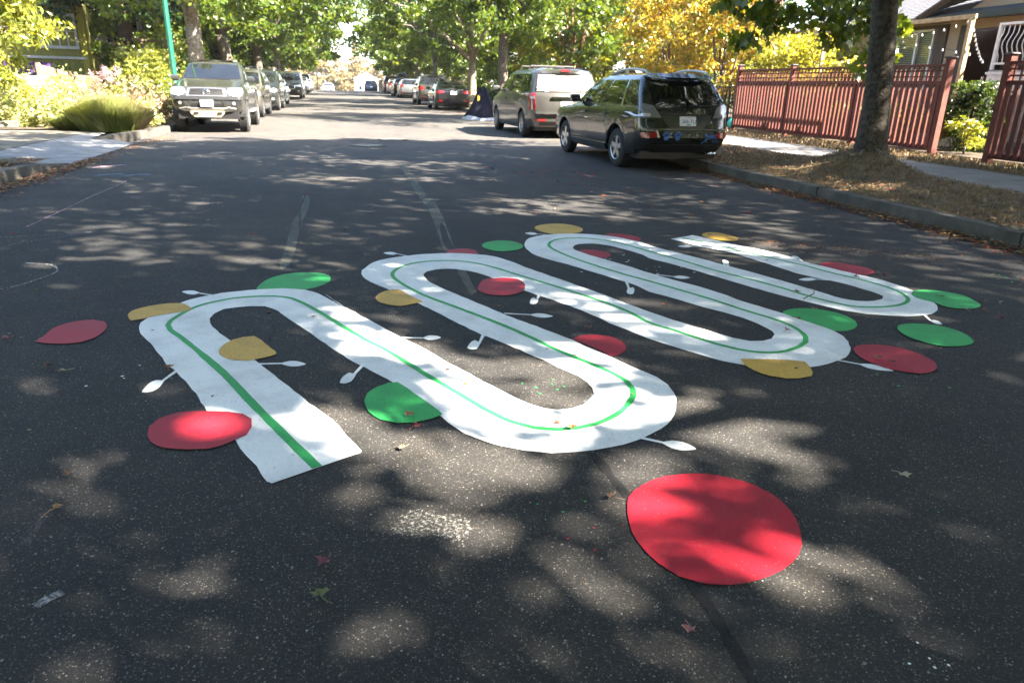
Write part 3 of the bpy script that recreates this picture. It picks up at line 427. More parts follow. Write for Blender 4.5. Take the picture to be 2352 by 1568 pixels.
sheet('planting_bed', [-24, -12, -9, -7, -5.5, -4.9, -4.3], [18.2, 19, 20, 22, 24, 30, 40, 60, 80, 90], lambda x, y: zg(y)+.13+(.25 if x < -8 and y > 26 else 0)+.02*math.sin(x*5+y*3), SOIL)
sheet('boulevard_lawn', [-16, -8, -6, -5, -4.25], [-8, 0, 4, 7, 9, 10, 11, 11.9, 12.2], lambda x, y: .12+.015*math.sin(x*6+y*5), SOIL)
# cracks in the apron and the driveway edge
# ---------------------------------------------------------------- road markings (painted street mural)
def road_z(k): return .0011*k+.001
rib = flat('painted_track', jit(smooth_line(RIB_A, .05), .0035)+jit(smooth_line(RIB_B, .05), .0035), road_z(2), WHITE)
tag(rib, 'winding white painted track with a thin green centre line on the asphalt', 'road painting')
ln = smooth_line(RIB_L, .05); m = MB(); L_, R_ = [], []
for i, p in enumerate(ln):
    a = np.array(ln[max(i-1, 0)]); b = np.array(ln[min(i+1, len(ln)-1)]); t = (b-a)/np.linalg.norm(b-a); q = np.array([-t[1], t[0]])
    wd = .0145 if i > 25 else .019
    L_.append(tuple(np.array(p)+q*(wd+random.uniform(-.0015, .0015)))); R_.append(tuple(np.array(p)-q*(wd+random.uniform(-.0015, .0015))))
lx, ly = rib.location.x, rib.location.y; zr = rib.location.z
vs = [(x-lx, y-ly, .0012) for x, y in L_]+[(x-lx, y-ly, .0012) for x, y in R_]; n = len(ln)
mesh('centre_line', vs, [(i, n+i, n+i+1, i+1) for i in range(n-1)], PAINT['green'], rib)
for a, b, t, q0, q1 in SPRIGS:
    a, b, t, q0, q1 = map(np.array, (a, b, t, q0, q1)); d = (b-a)/max(1e-6, np.linalg.norm(b-a)); p = np.array([-d[1], d[0]])*.0085
    a2 = a-d*.02; hw = (q1-q0)/2
    if np.dot(hw, p) < 0: hw = -hw
    l = .5*np.linalg.norm(t-b); c = b+(t-b)*.25; e = b+(t-b)*.72
    poly = [a2-p*1.2, b-p*.9, c-hw*.9, b+(t-b)*.5-hw, e-hw*.78, t, e+hw*.78, b+(t-b)*.5+hw, c+hw*.9, b+p*.9, a2+p*1.2]
    poly = jit([tuple(x) for x in poly], .002); body = smooth_line(poly[1:10], .012)
    pl = [poly[0]]+body+[poly[10]]
    flat('leaf_sprig', [(x-lx, y-ly) for x, y in pl], -.0008+random.uniform(0, .0002), WHITE, rib)
for cn, lab, pts in DOTS:
    hidden = 'behind' in lab or 'above the second top' in lab or 'above the third' in lab or 'upper edge of the leg' in lab or 'between the third and fourth' in lab or 'above the upper edge of the last' in lab
    under = hidden or 'inner end of the third' in lab
    o = flat('painted_dot', jit(smooth_dot(pts, .04), .0018), road_z(1.3 if under else 3.6), PAINT[cn])
    tag(o, lab, 'painted dot', 'coloured dots painted round the white track')
# tar strips, old cracks, chalk and spilt paint
OLIVE = stainmat('olive_crack_sealer', (.095, .092, .068), .22, .5, 6., .6, .65)
for pts, lab in ((TAR1, 'forked olive grey crack sealer strip running up the middle of the road'), (TAR2, 'faint olive crack sealer smear left of the middle of the road'), (TAR3, 'worn olive tar streak inside the second loop of the track')):
    tag(flat('crack_sealer', jit(smooth_line(pts, .08, True), .004), road_z(.8), OLIVE), lab, 'road repair', None, 'structure')
def stroke(name, pts, wd, mat, z, lab, cat='chalk mark'):
    l = smooth_line(pts, .04); n = len(l); A_, B_ = [], []
    for i, p in enumerate(l):
        a = np.array(l[max(i-1, 0)]); b = np.array(l[min(i+1, n-1)]); t = (b-a)/(np.linalg.norm(b-a)+1e-9); q = np.array([-t[1], t[0]])*wd*random.uniform(.35, .62)
        A_.append(tuple(np.array(p)+q)); B_.append(tuple(np.array(p)-q))
    o = mesh(name, [(x, y, z) for x, y in A_]+[(x, y, z) for x, y in B_], [(i, n+i, n+i+1, i+1) for i in range(n-1)], mat)
    return tag(o, lab, cat)
CHALK = stainmat('white_chalk', (.42, .42, .43), .38, .6, 55., .75); CHP = stainmat('pink_chalk', (.5, .3, .38), .38, .6, 55., .8); CHB = stainmat('blue_chalk', (.25, .38, .52), .38, .6, 35., .7)
CRK = stainmat('dark_crack', (.012, .012, .013), .3, .45, 30., .95)
stroke('pavement_crack', CRACK1, .035, stainmat('dark_seam', (.008, .008, .009), .1, .2, 20., .75), road_z(1), 'long dark seam crossing under the very large red dot', 'crack')
stroke('pavement_crack', CRACK2, .018, CRK, road_z(1), 'thin dark crack beside the faint olive smear', 'crack')
stroke('pavement_crack', CRACK3, .012, CRK, road_z(1), 'hairline crack inside the first loop', 'crack')
stroke('chalk_line', CH1, .02, CHP, road_z(1), 'long pink chalk line slanting across the left lane')
stroke('chalk_line', CH2, .011, CHALK, road_z(1), 'upper thin white chalk line at the left edge')
stroke('chalk_line', CH3, .011, CHALK, road_z(1), 'lower thin white chalk line at the left edge')
stroke('chalk_line', CH4, .014, CHALK, road_z(1), 'curved white chalk line like a loop at the far left')
stroke('chalk_smear', CH5, .12, CHP, road_z(1), 'pink and white chalk smear near the left kerb')
stroke('chalk_smear', CH6, .08, CHB, road_z(1), 'blue chalk smear nearest the left kerb')
stroke('chalk_smear', CH7, .10, CHB, road_z(1.3), 'pale blue chalk smear right of the other blue one')
stroke('chalk_smear', CH8, .03, stainmat('faint_pink_chalk', (.26, .2, .22), .45, .65, 55., .5), road_z(1), 'short faded pink chalk smear in the left foreground')
stroke('chalk_smear', CH9, .03, CHALK, road_z(1), 'short white chalk scrape in the bottom left foreground')
tag(flat('paint_smudge', jit(smooth_line(SMUDGE, .02, True), .006), road_z(1), stainmat('worn_white_paint', (.36, .35, .32), .5, .58, 75., .62)), 'worn white paint smudge shaped like an arrow left of the large red dot', 'paint smudge')
def splat(cx, cy, n, spread, r0, mat, lab):
    n = max(4, int(n*.6)); r0 *= .7
    m = MB()
    for i in range(n):
        x, y = random.gauss(cx, spread), random.gauss(cy, spread*.8); r = r0*random.uniform(.25, 1)**1.5; k = 6; a0 = random.random()*6
        q = [(x+r*random.uniform(.6, 1.2)*math.cos(a0+2*PI*j/k), y+r*random.uniform(.6, 1.2)*math.sin(a0+2*PI*j/k), road_z(.9)) for j in range(k)]
        m.add(q, [tuple(range(k))])
    tag(m.build('paint_splatter', mat), lab, 'paint splatter', None, 'stuff')
def W2(x, y): return x, y
for cx, cy, n, s_, r0, c, lab in ((1.95, 5.35, 60, .22, .018, 'w', 'white paint drips between the second and third bends'), (2.2, 4.95, 40, .2, .02, 'w', 'white paint drips above the second leg'), (.9, 3.95, 14, .1, .014, 'red', 'small red paint drips below the round red dot'),
    (.86, 2.9, 22, .07, .012, 'green', 'green paint drips inside the lower bend'), (.62, 1.95, 14, .05, .01, 'green', 'green paint drip below the lower bend'), (.75, 1.72, 26, .14, .007, 'red', 'red paint flecks left of the large red dot'), (1.9, 1.7, 8, .12, .006, 'green', 'green paint flecks right of the large red dot'),
    (-.2, 1.3, 14, .06, .01, 'green', 'green paint flecks in the left foreground'), (4.9, 4.35, 40, .12, .02, 'green', 'green brush marks beside the dot at the right end'), (-1.05, 3.3, 10, .25, .013, 'w', 'white flecks beside the first leg'), (-.9, 3.75, 16, .3, .011, 'w', 'white flecks left of the first bend'),
    (1.05, 1.45, 20, .06, .007, 'w', 'white flecks just left of the large red dot'), (1.35, 1.12, 10, .03, .008, 'w', 'white flecks beside the seam in the foreground'), (2.6, 2.75, 20, .12, .012, 'green', 'green flecks right of the lower bend')):
    splat(cx, cy, n, s_, r0, WHITE if c == 'w' else PAINT[c], lab)
# manhole grates
IRON = M('cast_iron', (.09, .08, .065), rough=.7, metal=.4, var=.35, scale=12., bump=.3)
def grate(x, y, r, lab):
    g = empty('drain_cover', (x, y, road_z(1)+.003), 0, lab, 'manhole cover', 'round slotted covers in the road')
    m = MB(); k = 40
    vs = [((r-.05*j)*math.cos(2*PI*i/k), (r-.05*j)*math.sin(2*PI*i/k), .012*(1-0)) for j in range(2) for i in range(k)]
    m.add(vs, [(i, (i+1) % k, k+(i+1) % k, k+i) for i in range(k)]); m.build('ring', IRON, g)
    MB().add([(r*math.cos(2*PI*i/k), r*math.sin(2*PI*i/k), 0) for i in range(k)], [tuple(range(k))]).build('base_plate', BLACK, g)
    for i in range(-5, 6):
        xx = i*r/6; h = math.sqrt(max(0, (r-.05)**2-xx*xx))
        if h > .05: MB().box((xx, 0, .006), (r/13, 2*h, .012)).build('bar', M('grate_bar_iron', (.3, .27, .2), rough=.7, var=.2), g)
grate(.5, 16.15, .36, 'nearer round slotted manhole cover in the middle of the road')
grate(1.13, 17.9, .36, 'farther round slotted manhole cover in the sunlit strip')
# ---------------------------------------------------------------- cars
LEV = dict(
 suv=[(.30,.26,.36,2.15,-2.15,.84),(.42,.36,.46,2.27,-2.25,.885),(.58,.58,.60,2.31,-2.32,.90),(.78,.78,.80,2.29,-2.30,.905),(.95,.97,1.0,2.12,-2.25,.895),(1.06,1.06,1.08,1.12,-2.22,.875),(1.1,1.1,1.14,1.02,-2.2,.855),(1.36,1.36,1.36,.62,-2.06,.79),(1.55,1.56,1.54,.22,-1.95,.715),(1.61,1.63,1.6,.0,-2.02,.64),(1.63,1.665,1.62,-.2,-1.8,.45)],
 minivan=[(.24,.22,.30,2.35,-2.42,.88),(.4,.35,.45,2.5,-2.55,.93),(.6,.6,.62,2.55,-2.57,.955),(.8,.8,.85,2.45,-2.52,.96),(.95,.98,1.02,2.15,-2.48,.95),(1.08,1.08,1.08,1.55,-2.46,.93),(1.12,1.12,1.12,1.48,-2.44,.92),(1.32,1.32,1.32,1.15,-2.38,.87),(1.6,1.6,1.6,.65,-2.26,.80),(1.68,1.69,1.67,.42,-2.28,.73),(1.7,1.74,1.71,.2,-2.0,.5)],
 sedan=[(.2,.2,.26,2.1,-2.12,.82),(.35,.33,.4,2.25,-2.25,.88),(.55,.55,.6,2.3,-2.3,.9),(.72,.78,.86,2.2,-2.3,.9),(.78,.88,1.0,2.0,-2.26,.87),(.95,.95,1.04,1.15,-1.85,.84),(.97,.97,1.06,1.1,-1.8,.82),(1.2,1.2,1.22,.65,-1.38,.73),(1.34,1.35,1.33,.25,-.95,.64),(1.38,1.39,1.37,.05,-.75,.55),(1.4,1.42,1.39,-.1,-.6,.35)],
 wagon=[(.2,.2,.28,2.05,-2.1,.82),(.35,.33,.42,2.2,-2.22,.87),(.55,.55,.6,2.25,-2.27,.885),(.72,.78,.84,2.15,-2.25,.885),(.8,.9,.98,1.95,-2.22,.87),(.97,.97,1.0,1.1,-2.2,.85),(.99,.99,1.02,1.05,-2.18,.83),(1.2,1.2,1.2,.65,-2.06,.75),(1.38,1.38,1.37,.25,-1.9,.66),(1.43,1.44,1.42,.05,-1.88,.58),(1.45,1.48,1.43,-.1,-1.7,.4)],
 pickup=[(.52,.52,.6,2.40,-2.55,.84),(.66,.66,.7,2.52,-2.6,.90),(.86,.88,.88,2.55,-2.6,.935),(.99,1.0,1.0,2.47,-2.6,.94),(1.13,1.13,1.13,2.33,-2.6,.915),(1.26,1.2,1.2,1.40,-2.58,.885),(1.28,1.24,1.24,1.28,-.78,.86),(1.5,1.5,1.5,.85,-.66,.785),(1.70,1.7,1.69,.45,-.52,.70),(1.75,1.765,1.74,.28,-.42,.63),(1.77,1.80,1.76,.1,-.3,.42)])
WHL = dict(suv=((1.39, -1.3), .35), minivan=((1.55, -1.53), .335), sedan=((1.37, -1.35), .325), wagon=((1.33, -1.3), .325), pickup=((1.72, -1.5), .395))
def lerp3(y, yr, yf, zr, zs, zf):
    t = (y-yr)/(yf-yr)
    if t < .12: return zr+(zs-zr)*(t/.12)
    if t > .8: return zs+(zf-zs)*((t-.8)/.2)
    return zs
def car_body(kind, flare=.0):
    L = LEV[kind]; (w0, w1), wr = WHL[kind]; Ra = wr*1.16
    ref = set(np.round(np.linspace(-1, 1, 25)*2.1, 3))
    ys = [y for y in np.linspace(-1.98, 1.98, 24) if all(abs(y-q) > Ra+.03 for q in (w0, w1))]
    for q in (w0, w1): ys += [q+Ra*1.001*math.cos(PI*k/14) for k in range(15)]
    ys = sorted(y for y in ys if -2.05 < y < 2.1)
    rings = []
    for j, (zf, zs, zr, yf, yr, wd) in enumerate(L):
        rc = .2 if j < 5 else (.16 if j < 9 else .25); bow = (.13 if j < 5 else .12); bowr = .05 if j < 9 else .1
        if j <= 4: side = [max(yr+rc*1.05, min(yf-rc*1.3, y)) for y in ys]
        else: a, b = yr+rc, yf-rc*1.2; side = [a+(b-a)*(y-ys[0])/(ys[-1]-ys[0]) for y in ys]
        def sx(y):
            t = (y-yr)/(yf-yr); x = wd*(1-.055*max(0, (t-.62)/.38)**2-.03*max(0, (.25-t)/.25)**2)
            if flare and j <= 3: x += flare*max(math.exp(-((y-w0)/(Ra*1.05))**4), math.exp(-((y-w1)/(Ra*1.05))**4))
            return x
        def z_(y):
            z = lerp3(y, yr, yf, zr, zs, zf)
            if j <= 3:
                for q in (w0, w1):
                    if abs(y-q) < Ra*1.0005:
                        z = max(z, wr+math.sqrt(max(0, Ra*Ra-(y-q)**2))+.002+.012*j)
            return z
        R = [(sx(y), y, z_(y)) for y in side]                                   # right side, rear to front
        xs, yl = R[-1][0], side[-1]
        for k in (1, 2, 3, 4):
            a = PI/2*k/4.; R.append((xs-rc*.9*(1-math.cos(a)), yl+(yf-bow*.55-yl)*math.sin(a), zf if j > 4 else zs+(zf-zs)*math.sin(a)))
        xe = R[-1][0]
        for k in range(1, 6): x = xe*(1-2*k/6); R.append((x, yf-bow*.55*(x/xe)**2, zf))
        for k in (4, 3, 2, 1): p = R[len(side)+k-1]; R.append((-p[0], p[1], p[2]))
        R += [(-p[0], p[1], p[2]) for p in reversed(R[:len(side)])]
        xs, yl = R[0][0], side[0]
        rear = []
        for k in (1, 2, 3, 4):
            a = PI/2*k/4.; rear.append((-(xs-rc*.8*(1-math.cos(a))), yl-(yl-(yr+bowr))*math.sin(a), zr))
        xe = -rear[-1][0]
        mid = [(-xe*(1-2*k/6), yr+bowr*(1-2*k/6)**2, zr) for k in range(1, 6)]
        rear = rear+mid+[(-p[0], p[1], p[2]) for p in reversed(rear)]
        rings.append(R+rear)
    N = len(rings[0]); vs = [p for r in rings for p in r]
    fs = [(j*N+i, j*N+(i+1) % N, (j+1)*N+(i+1) % N, (j+1)*N+i) for j in range(len(rings)-1) for i in range(N)]
    # roof: two rows of quads drawn in to the centre line
    top = rings[-1]; c = len(vs); cx = sum(p[0] for p in top)/N; cy = sum(p[1] for p in top)/N
    vs += [(cx+(p[0]-cx)*.5, cy+(p[1]-cy)*.55, p[2]+.015) for p in top]; b = (len(rings)-1)*N
    fs += [(b+i, b+(i+1) % N, c+(i+1) % N, c+i) for i in range(N)]
    vs.append((cx, cy, top[0][2]+.018)); fs += [(c+i, c+(i+1) % N, c+N) for i in range(N)]
    return vs, fs
DIRS = dict(rear=(Vector((0, -1, 0)), lambda a, b: Vector((a, -5, b))), front=(Vector((0, 1, 0)), lambda a, b: Vector((a, 5, b))),
            left=(Vector((-1, 0, 0)), lambda a, b: Vector((-5, a, b))), right=(Vector((1, 0, 0)), lambda a, b: Vector((5, a, b))), top=(Vector((0, 0, 1)), lambda a, b: Vector((a, b, 5))))
def decal(bvh, parent, name, poly, side, mat, off=.006, thick=.0, grid=.09):
    """piece of trim laid on the body: outline in the plane of that side, pushed on to the shell, with its own thickness"""
    out, org = DIRS[side]; bm = bmesh.new(); f = bm.faces.new([bm.verts.new((a, b, 0)) for a, b in poly])
    A_ = [p[0] for p in poly]; B_ = [p[1] for p in poly]
    for ax, lo, hi in ((0, min(A_), max(A_)), (1, min(B_), max(B_))):
        k = math.floor(lo/grid)+1
        while k*grid < hi-1e-4:
            co = [0, 0, 0]; no = [0, 0, 0]; co[ax] = k*grid; no[ax] = 1
            bmesh.ops.bisect_plane(bm, geom=bm.verts[:]+bm.edges[:]+bm.faces[:], plane_co=co, plane_no=no); k += 1
    pos = {}
    for v in bm.verts:
        h = bvh.ray_cast(org(v.co.x, v.co.y), -out)
        if h[0] is None:
            o = org(v.co.x, v.co.y); o = o+(-out)*4.2; h = bvh.find_nearest(o)
        n = h[1]; n = n if n.dot(out) > 0 else -n
        pos[v] = (h[0], (n*.7+out*.3).normalized())
    for v, (p, n) in pos.items(): v.co = p+n*(off+thick)
    fs = bm.faces[:]; bm.normal_update()
    if sum((f.normal.dot(out)*f.calc_area() for f in fs)) < 0: bmesh.ops.reverse_faces(bm, faces=fs)
    be = [e for e in bm.edges if len(e.link_faces) == 1]
    nrm = {v: pos[v][1] for v in pos}
    r = bmesh.ops.extrude_edge_only(bm, edges=be)
    for v in [g for g in r['geom'] if isinstance(g, bmesh.types.BMVert)]:
        src = [e.other_vert(v) for e in v.link_edges if e.other_vert(v) in nrm]
        if src: v.co = v.co-nrm[src[0]]*(off+thick+.012)
    return bmobj(name, bm, mat, parent, True, 40)
def rrect(x0, y0, x1, y1, r=.03):
    o = []
    for cx, cy, a in ((x1-r, y0+r, -90), (x1-r, y1-r, 0), (x0+r, y1-r, 90), (x0+r, y0+r, 180)):
        for k in range(4): t = math.radians(a+30*k); o.append((cx+r*math.cos(t), cy+r*math.sin(t)))
    return o
def sym(poly): return [(-a, b) for a, b in reversed(poly)]
WCACHE = {}
def wheel_parts(r, wd, style, rim):
    k = (round(r, 3), wd, style, rim.name)
    if k in WCACHE: return WCACHE[k]
    prof = [(-wd/2, r*.64), (-wd/2-.004, r*.75), (-wd/2+.004, r*.9), (-wd/2+.03, r*.985), (-wd/2+.06, r), (wd/2-.06, r), (wd/2-.03, r*.985), (wd/2-.004, r*.9), (wd/2+.004, r*.75), (wd/2, r*.64), (wd/2-.03, r*.6)]
    n = 36; vs = [(x, q*math.cos(2*PI*i/n), q*math.sin(2*PI*i/n)) for x, q in prof for i in range(n)]
    fs = [(j*n+i, j*n+(i+1) % n, (j+1)*n+(i+1) % n, (j+1)*n+i) for j in range(len(prof)-1) for i in range(n)]
    ty = bpy.data.meshes.new('tyre'); ty.from_pydata(vs, [], fs); ty.materials.append(RUBBER); ty.polygons.foreach_set('use_smooth', [True]*len(ty.polygons)); ty.set_sharp_from_angle(angle=.6)
    if style == 'knobby':
        m = MB(); m.v = vs; m.f = [tuple(f) for f in fs]
        for i in range(n):
            for s_ in (-.075, 0, .075):
                a = 2*PI*(i+(.5 if s_ == 0 else 0))/n; m.box((0, 0, 0), (.06, .03, .02)); b = m.v[-8:]
                m.v[-8:] = [(v[0]+s_, math.cos(a)*(r+.004+v[2])-math.sin(a)*v[1], math.sin(a)*(r+.004+v[2])+math.cos(a)*v[1]) for v in b]
        ty = bpy.data.meshes.new('tyre'); ty.from_pydata([tuple(v) for v in m.v], [], m.f); ty.materials.append(RUBBER)
    m = MB(); xo = wd/2-.012; R = r*.65
    ringv = [(x, q*math.cos(2*PI*i/n), q*math.sin(2*PI*i/n)) for x, q in ((xo-.09, R*.9), (xo, R*.9), (xo+.008, R*.95), (xo, R)) for i in range(n)]
    m.add(ringv, [(j*n+i, j*n+(i+1) % n, (j+1)*n+(i+1) % n, (j+1)*n+i) for j in range(3) for i in range(n)])
    ns = dict(five=5, multi=9, seven=7, knobby=6)[style]; hw = dict(five=.048, multi=.018, seven=.028, knobby=.034)[style]
    for i in range(ns):
        a = 2*PI*i/ns+.3; ca, sa = math.cos(a), math.sin(a)
        q = []
        for x, rr, h in ((xo-.01, R*.16, hw*1.05), (xo-.002, R*.92, hw*.85)):
            for dx in (0, -.03):
                for s_ in (-1, 1): q.append((x+dx, rr*ca-s_*h*sa, rr*sa+s_*h*ca))
        m.add(q, [(0, 1, 5, 4), (0, 4, 6, 2), (1, 3, 7, 5), (2, 6, 7, 3), (4, 5, 7, 6)])
    k2 = 14; m.add([(xo-.0, R*.2*math.cos(2*PI*i/k2), R*.2*math.sin(2*PI*i/k2)) for i in range(k2)]+[(xo-.05, R*.24*math.cos(2*PI*i/k2), R*.24*math.sin(2*PI*i/k2)) for i in range(k2)], [tuple(range(k2))]+[(i, (i+1) % k2, k2+(i+1) % k2, k2+i) for i in range(k2)])
    rm = bpy.data.meshes.new('rim'); rm.from_pydata([tuple(v) for v in m.v], [], m.f); rm.materials.append(rim)
    m = MB(); m.add([(xo-.07, R*.93*math.cos(2*PI*i/n), R*.93*math.sin(2*PI*i/n)) for i in range(n)], [tuple(range(n))])
    dk = bpy.data.meshes.new('brake_disc'); dk.from_pydata([tuple(v) for v in m.v], [], m.f); dk.materials.append(BLACK)
    WCACHE[k] = (ty, rm, dk); return WCACHE[k]
def add_wheels(t, kind, style='seven', rim=None, wd=.215, xin=.0):
    (w0, w1), r = WHL[kind]; W_ = LEV[kind][2][5]
    for y in (w0, w1):
        for s_ in (-1, 1):
            we = empty('wheel', (s_*(W_-wd/2-.015-xin), y, r), 0); we.parent = t
            if s_ < 0: we.rotation_euler.z = PI
            for nm, me in zip(('tyre', 'rim', 'brake_disc'), wheel_parts(r, wd, style, rim or ALLOY)): link(nm, me, we)
            # dark wheel housing behind the arch
        for s_ in (-1, 1):
            n = 16; Ra = r*1.13; q = []
            for x in (W_-.03, W_-.42):
                for i in range(n+1): a = PI*i/n; q.append((s_*x, y+Ra*math.cos(a), r+Ra*math.sin(a)))
            f = [(i, i+1, n+2+i, n+1+i) for i in range(n)]+[tuple(n+1+i for i in range(n+1))]
            mesh('wheel_housing', q, f, BLACK, t)
def car(kind, x, y, heading, paint, label, cat='car', group=None, wheels='seven', rim=None, flare=.0, scale=1., rails=None, detail=2, name=None, cover=None, z=None, box=False, front=True, rear=True, dark_trim=False):
    t = empty(name or dict(suv='parked_suv', minivan='parked_minivan', sedan='parked_sedan', wagon='parked_station_wagon', pickup='parked_pickup_truck')[kind], (x, y, zg(y) if z is None else z), heading, label, cat, group)
    t.scale = (scale,)*3
    vs, fs = car_body(kind, flare)
    body = mesh('body', vs, fs, paint, t, True, 32)
    bvh = BVHTree.FromPolygons([Vector(v) for v in vs], fs)
    D = lambda nm, poly, side, mat, off=.005, th=0., grid=.09: decal(bvh, t, nm, poly, side, mat, off, th, grid)
    L = LEV[kind]; W_ = L[2][5]; zb, zt = L[6][1]+.02, L[8][1]-.01
    MB().box((0, 0, (L[0][1]+.5)/2+.02), (1.5, L[0][3]-L[0][4]-.2, .36)).build('underbody', BLACK, t)
    MB().box((0, -.1, .72 if kind != 'pickup' else .95), (W_*1.72, L[0][3]-L[0][4]-.7, .2)).build('floor_pan', BLACK, t)
    # glazing
    if detail >= 1:
        hz = lambda z, i: L[i][5]
        rw = [(-L[6][5]+.09, zb+.01), (L[6][5]-.09, zb+.01), (L[8][5]-.05, zt-.0), (-L[8][5]+.05, zt-.0)]
        if kind == 'suv': rw = [(-.80, 1.17), (-.4, 1.1), (.4, 1.1), (.80, 1.17), (.77, 1.3), (.69, 1.51), (.64, 1.56), (-.64, 1.56), (-.69, 1.51), (-.77, 1.3)]
        if kind == 'minivan': rw = [(-.82, 1.15), (.82, 1.15), (.80, 1.22), (.73, 1.58), (.68, 1.62), (-.68, 1.62), (-.73, 1.58), (-.80, 1.22)]
        D('rear_window', rw, 'rear', GLASS)
        ws = [(-L[6][5]+.10, L[6][0]+.04), (L[6][5]-.10, L[6][0]+.04), (L[8][5]-.055, L[8][0]-.015), (.3, L[8][0]), (-.3, L[8][0]), (-L[8][5]+.055, L[8][0]-.015)]
        D('windscreen', ws, 'front', GLASS, .006)
        y6f, y8f, y6r, y8r = L[6][3], L[8][3], L[6][4], L[8][4]
        fx = lambda f_, z: (y6r+.22+(y6f-y6r-.5)*f_)*(1-(z-zb)/(zt-zb))+(y8r+.2+(y8f-y8r-.42)*f_)*((z-zb)/(zt-zb))
        cuts = dict(suv=[(0, .2), (.235, .56), (.6, 1)], minivan=[(0.02, .3), (.335, .66), (.69, 1)], sedan=[(.05, .16), (.19, .53), (.57, 1)], wagon=[(0, .2), (.235, .56), (.6, 1)], pickup=[(0.0, .32), (.37, 1)])[kind]
        for sd_ in ('left', 'right'):
            for a, b in cuts:
                D('side_window', [(fx(a, zb), zb), (fx(b, zb), zb), (fx(b, (zb+zt)/2), (zb+zt)/2), (fx(b, zt), zt), (fx(a, zt), zt), (fx(a, (zb+zt)/2), (zb+zt)/2)], sd_, GLASS, .005, 0., .12)
    if detail >= 2:
        (w0, w1), r = WHL[kind]
        for sd_ in ('left', 'right'):
            for yy in ({'pickup': (.9, -.15)}.get(kind, (.25, -.72))):
                D('door_handle', rrect(yy-.1, zb-.2, yy+.1, zb-.165, .015), sd_, paint, .01, .03)
            for yy in ({'pickup': (1.2, .15, -.75)}.get(kind, (1.05, .1, -.82))):
                if abs(yy-w1) < r*1.25: pts = [(yy-.003, w_z) for w_z in ()] 
                D('door_gap', [(yy-.004, L[0][1]+.32 if abs(yy-w1) < .5 else L[0][1]+.08), (yy+.004, L[0][1]+.32 if abs(yy-w1) < .5 else L[0][1]+.08), (yy+.004, zb-.03), (yy-.004, zb-.03)], sd_, BLACK, .001)
            D('sill_trim', [(w1+r*1.3, L[0][1]+.02), (w0-r*1.3, L[0][1]+.02), (w0-r*1.3, L[0][1]+.13), (w1+r*1.3, L[0][1]+.13)], sd_, BLACK if kind == 'pickup' or dark_trim else paint, .008, .012)
    # mirrors
    for s_ in (-1, 1):
        xm = L[6][5]; ym = L[6][3]-.42; m = MB().box((0, 0, 0), (.2, .09, .15), 0, .03); mo = m.build('side_mirror', M('mirror_housing', (.03, .032, .034), rough=.3, coat=.8), t, True, 50); mo.location = (s_*(xm+.13), ym, zb+.07)
        MB().tube([(s_*(xm-.01), ym, zb+.0), (s_*(xm+.08), ym, zb+.04)], .022, 6).build('mirror_arm', BLACK, t)
    add_wheels(t, kind, wheels, rim, .215 if kind != 'pickup' else .26, 0 if kind != 'pickup' else -.02)
    if rails == 'bars' or rails == 'rails':
        z8 = L[9][1]
        for s_ in (-1, 1):
            y0, y1 = L[9][4]+.18, L[9][3]-.3; x0 = L[9][5]*.93
            pts = [(s_*x0, y0, z8-.0), (s_*x0, y0+.12, z8+.07), (s_*x0, y0+.5, z8+.105), (s_*x0, (y0+y1)/2, z8+.11), (s_*x0, y1-.5, z8+.09), (s_*x0, y1, z8+.01)]
            MB().tube(pts, .022, 6).build('roof_rail', M('silver_rail', (.45, .47, .5), rough=.3, metal=.8), t, True)
            MB().box((s_*x0, (y0+y1)/2+.1, z8+.05), (.035, .08, .11)).build('rail_foot', M('silver_rail', (0, 0, 0)), t)
    if rails == 'cross':
        z8 = L[9][1]
        for yy in (-.2, -1.1): MB().tube([(-.66, yy, z8+.02), (-.6, yy, z8+.11), (.6, yy, z8+.11), (.66, yy, z8+.02)], .02, 6).build('roof_bar', BLACK, t)
    if box:
        z8 = L[10][1]; m = MB(); n = 20; vs2 = []
        for zz, k in ((0, .8), (.06, 1), (.25, .95), (.36, .6), (.38, 0.05)):
            for i in range(n): a = 2*PI*i/n; vs2.append((.42*k*abs(math.cos(a))**.5*math.copysign(1, math.cos(a)), -.5+.85*k*abs(math.sin(a))**.5*math.copysign(1, math.sin(a)), z8+.06+zz))
        m.add(vs2, [(j*n+i, j*n+(i+1) % n, (j+1)*n+(i+1) % n, (j+1)*n+i) for j in range(4) for i in range(n)]+[tuple(4*n+i for i in range(n))]); m.build('roof_box', BLACK, t, True, 40)
    return t, D, bvh
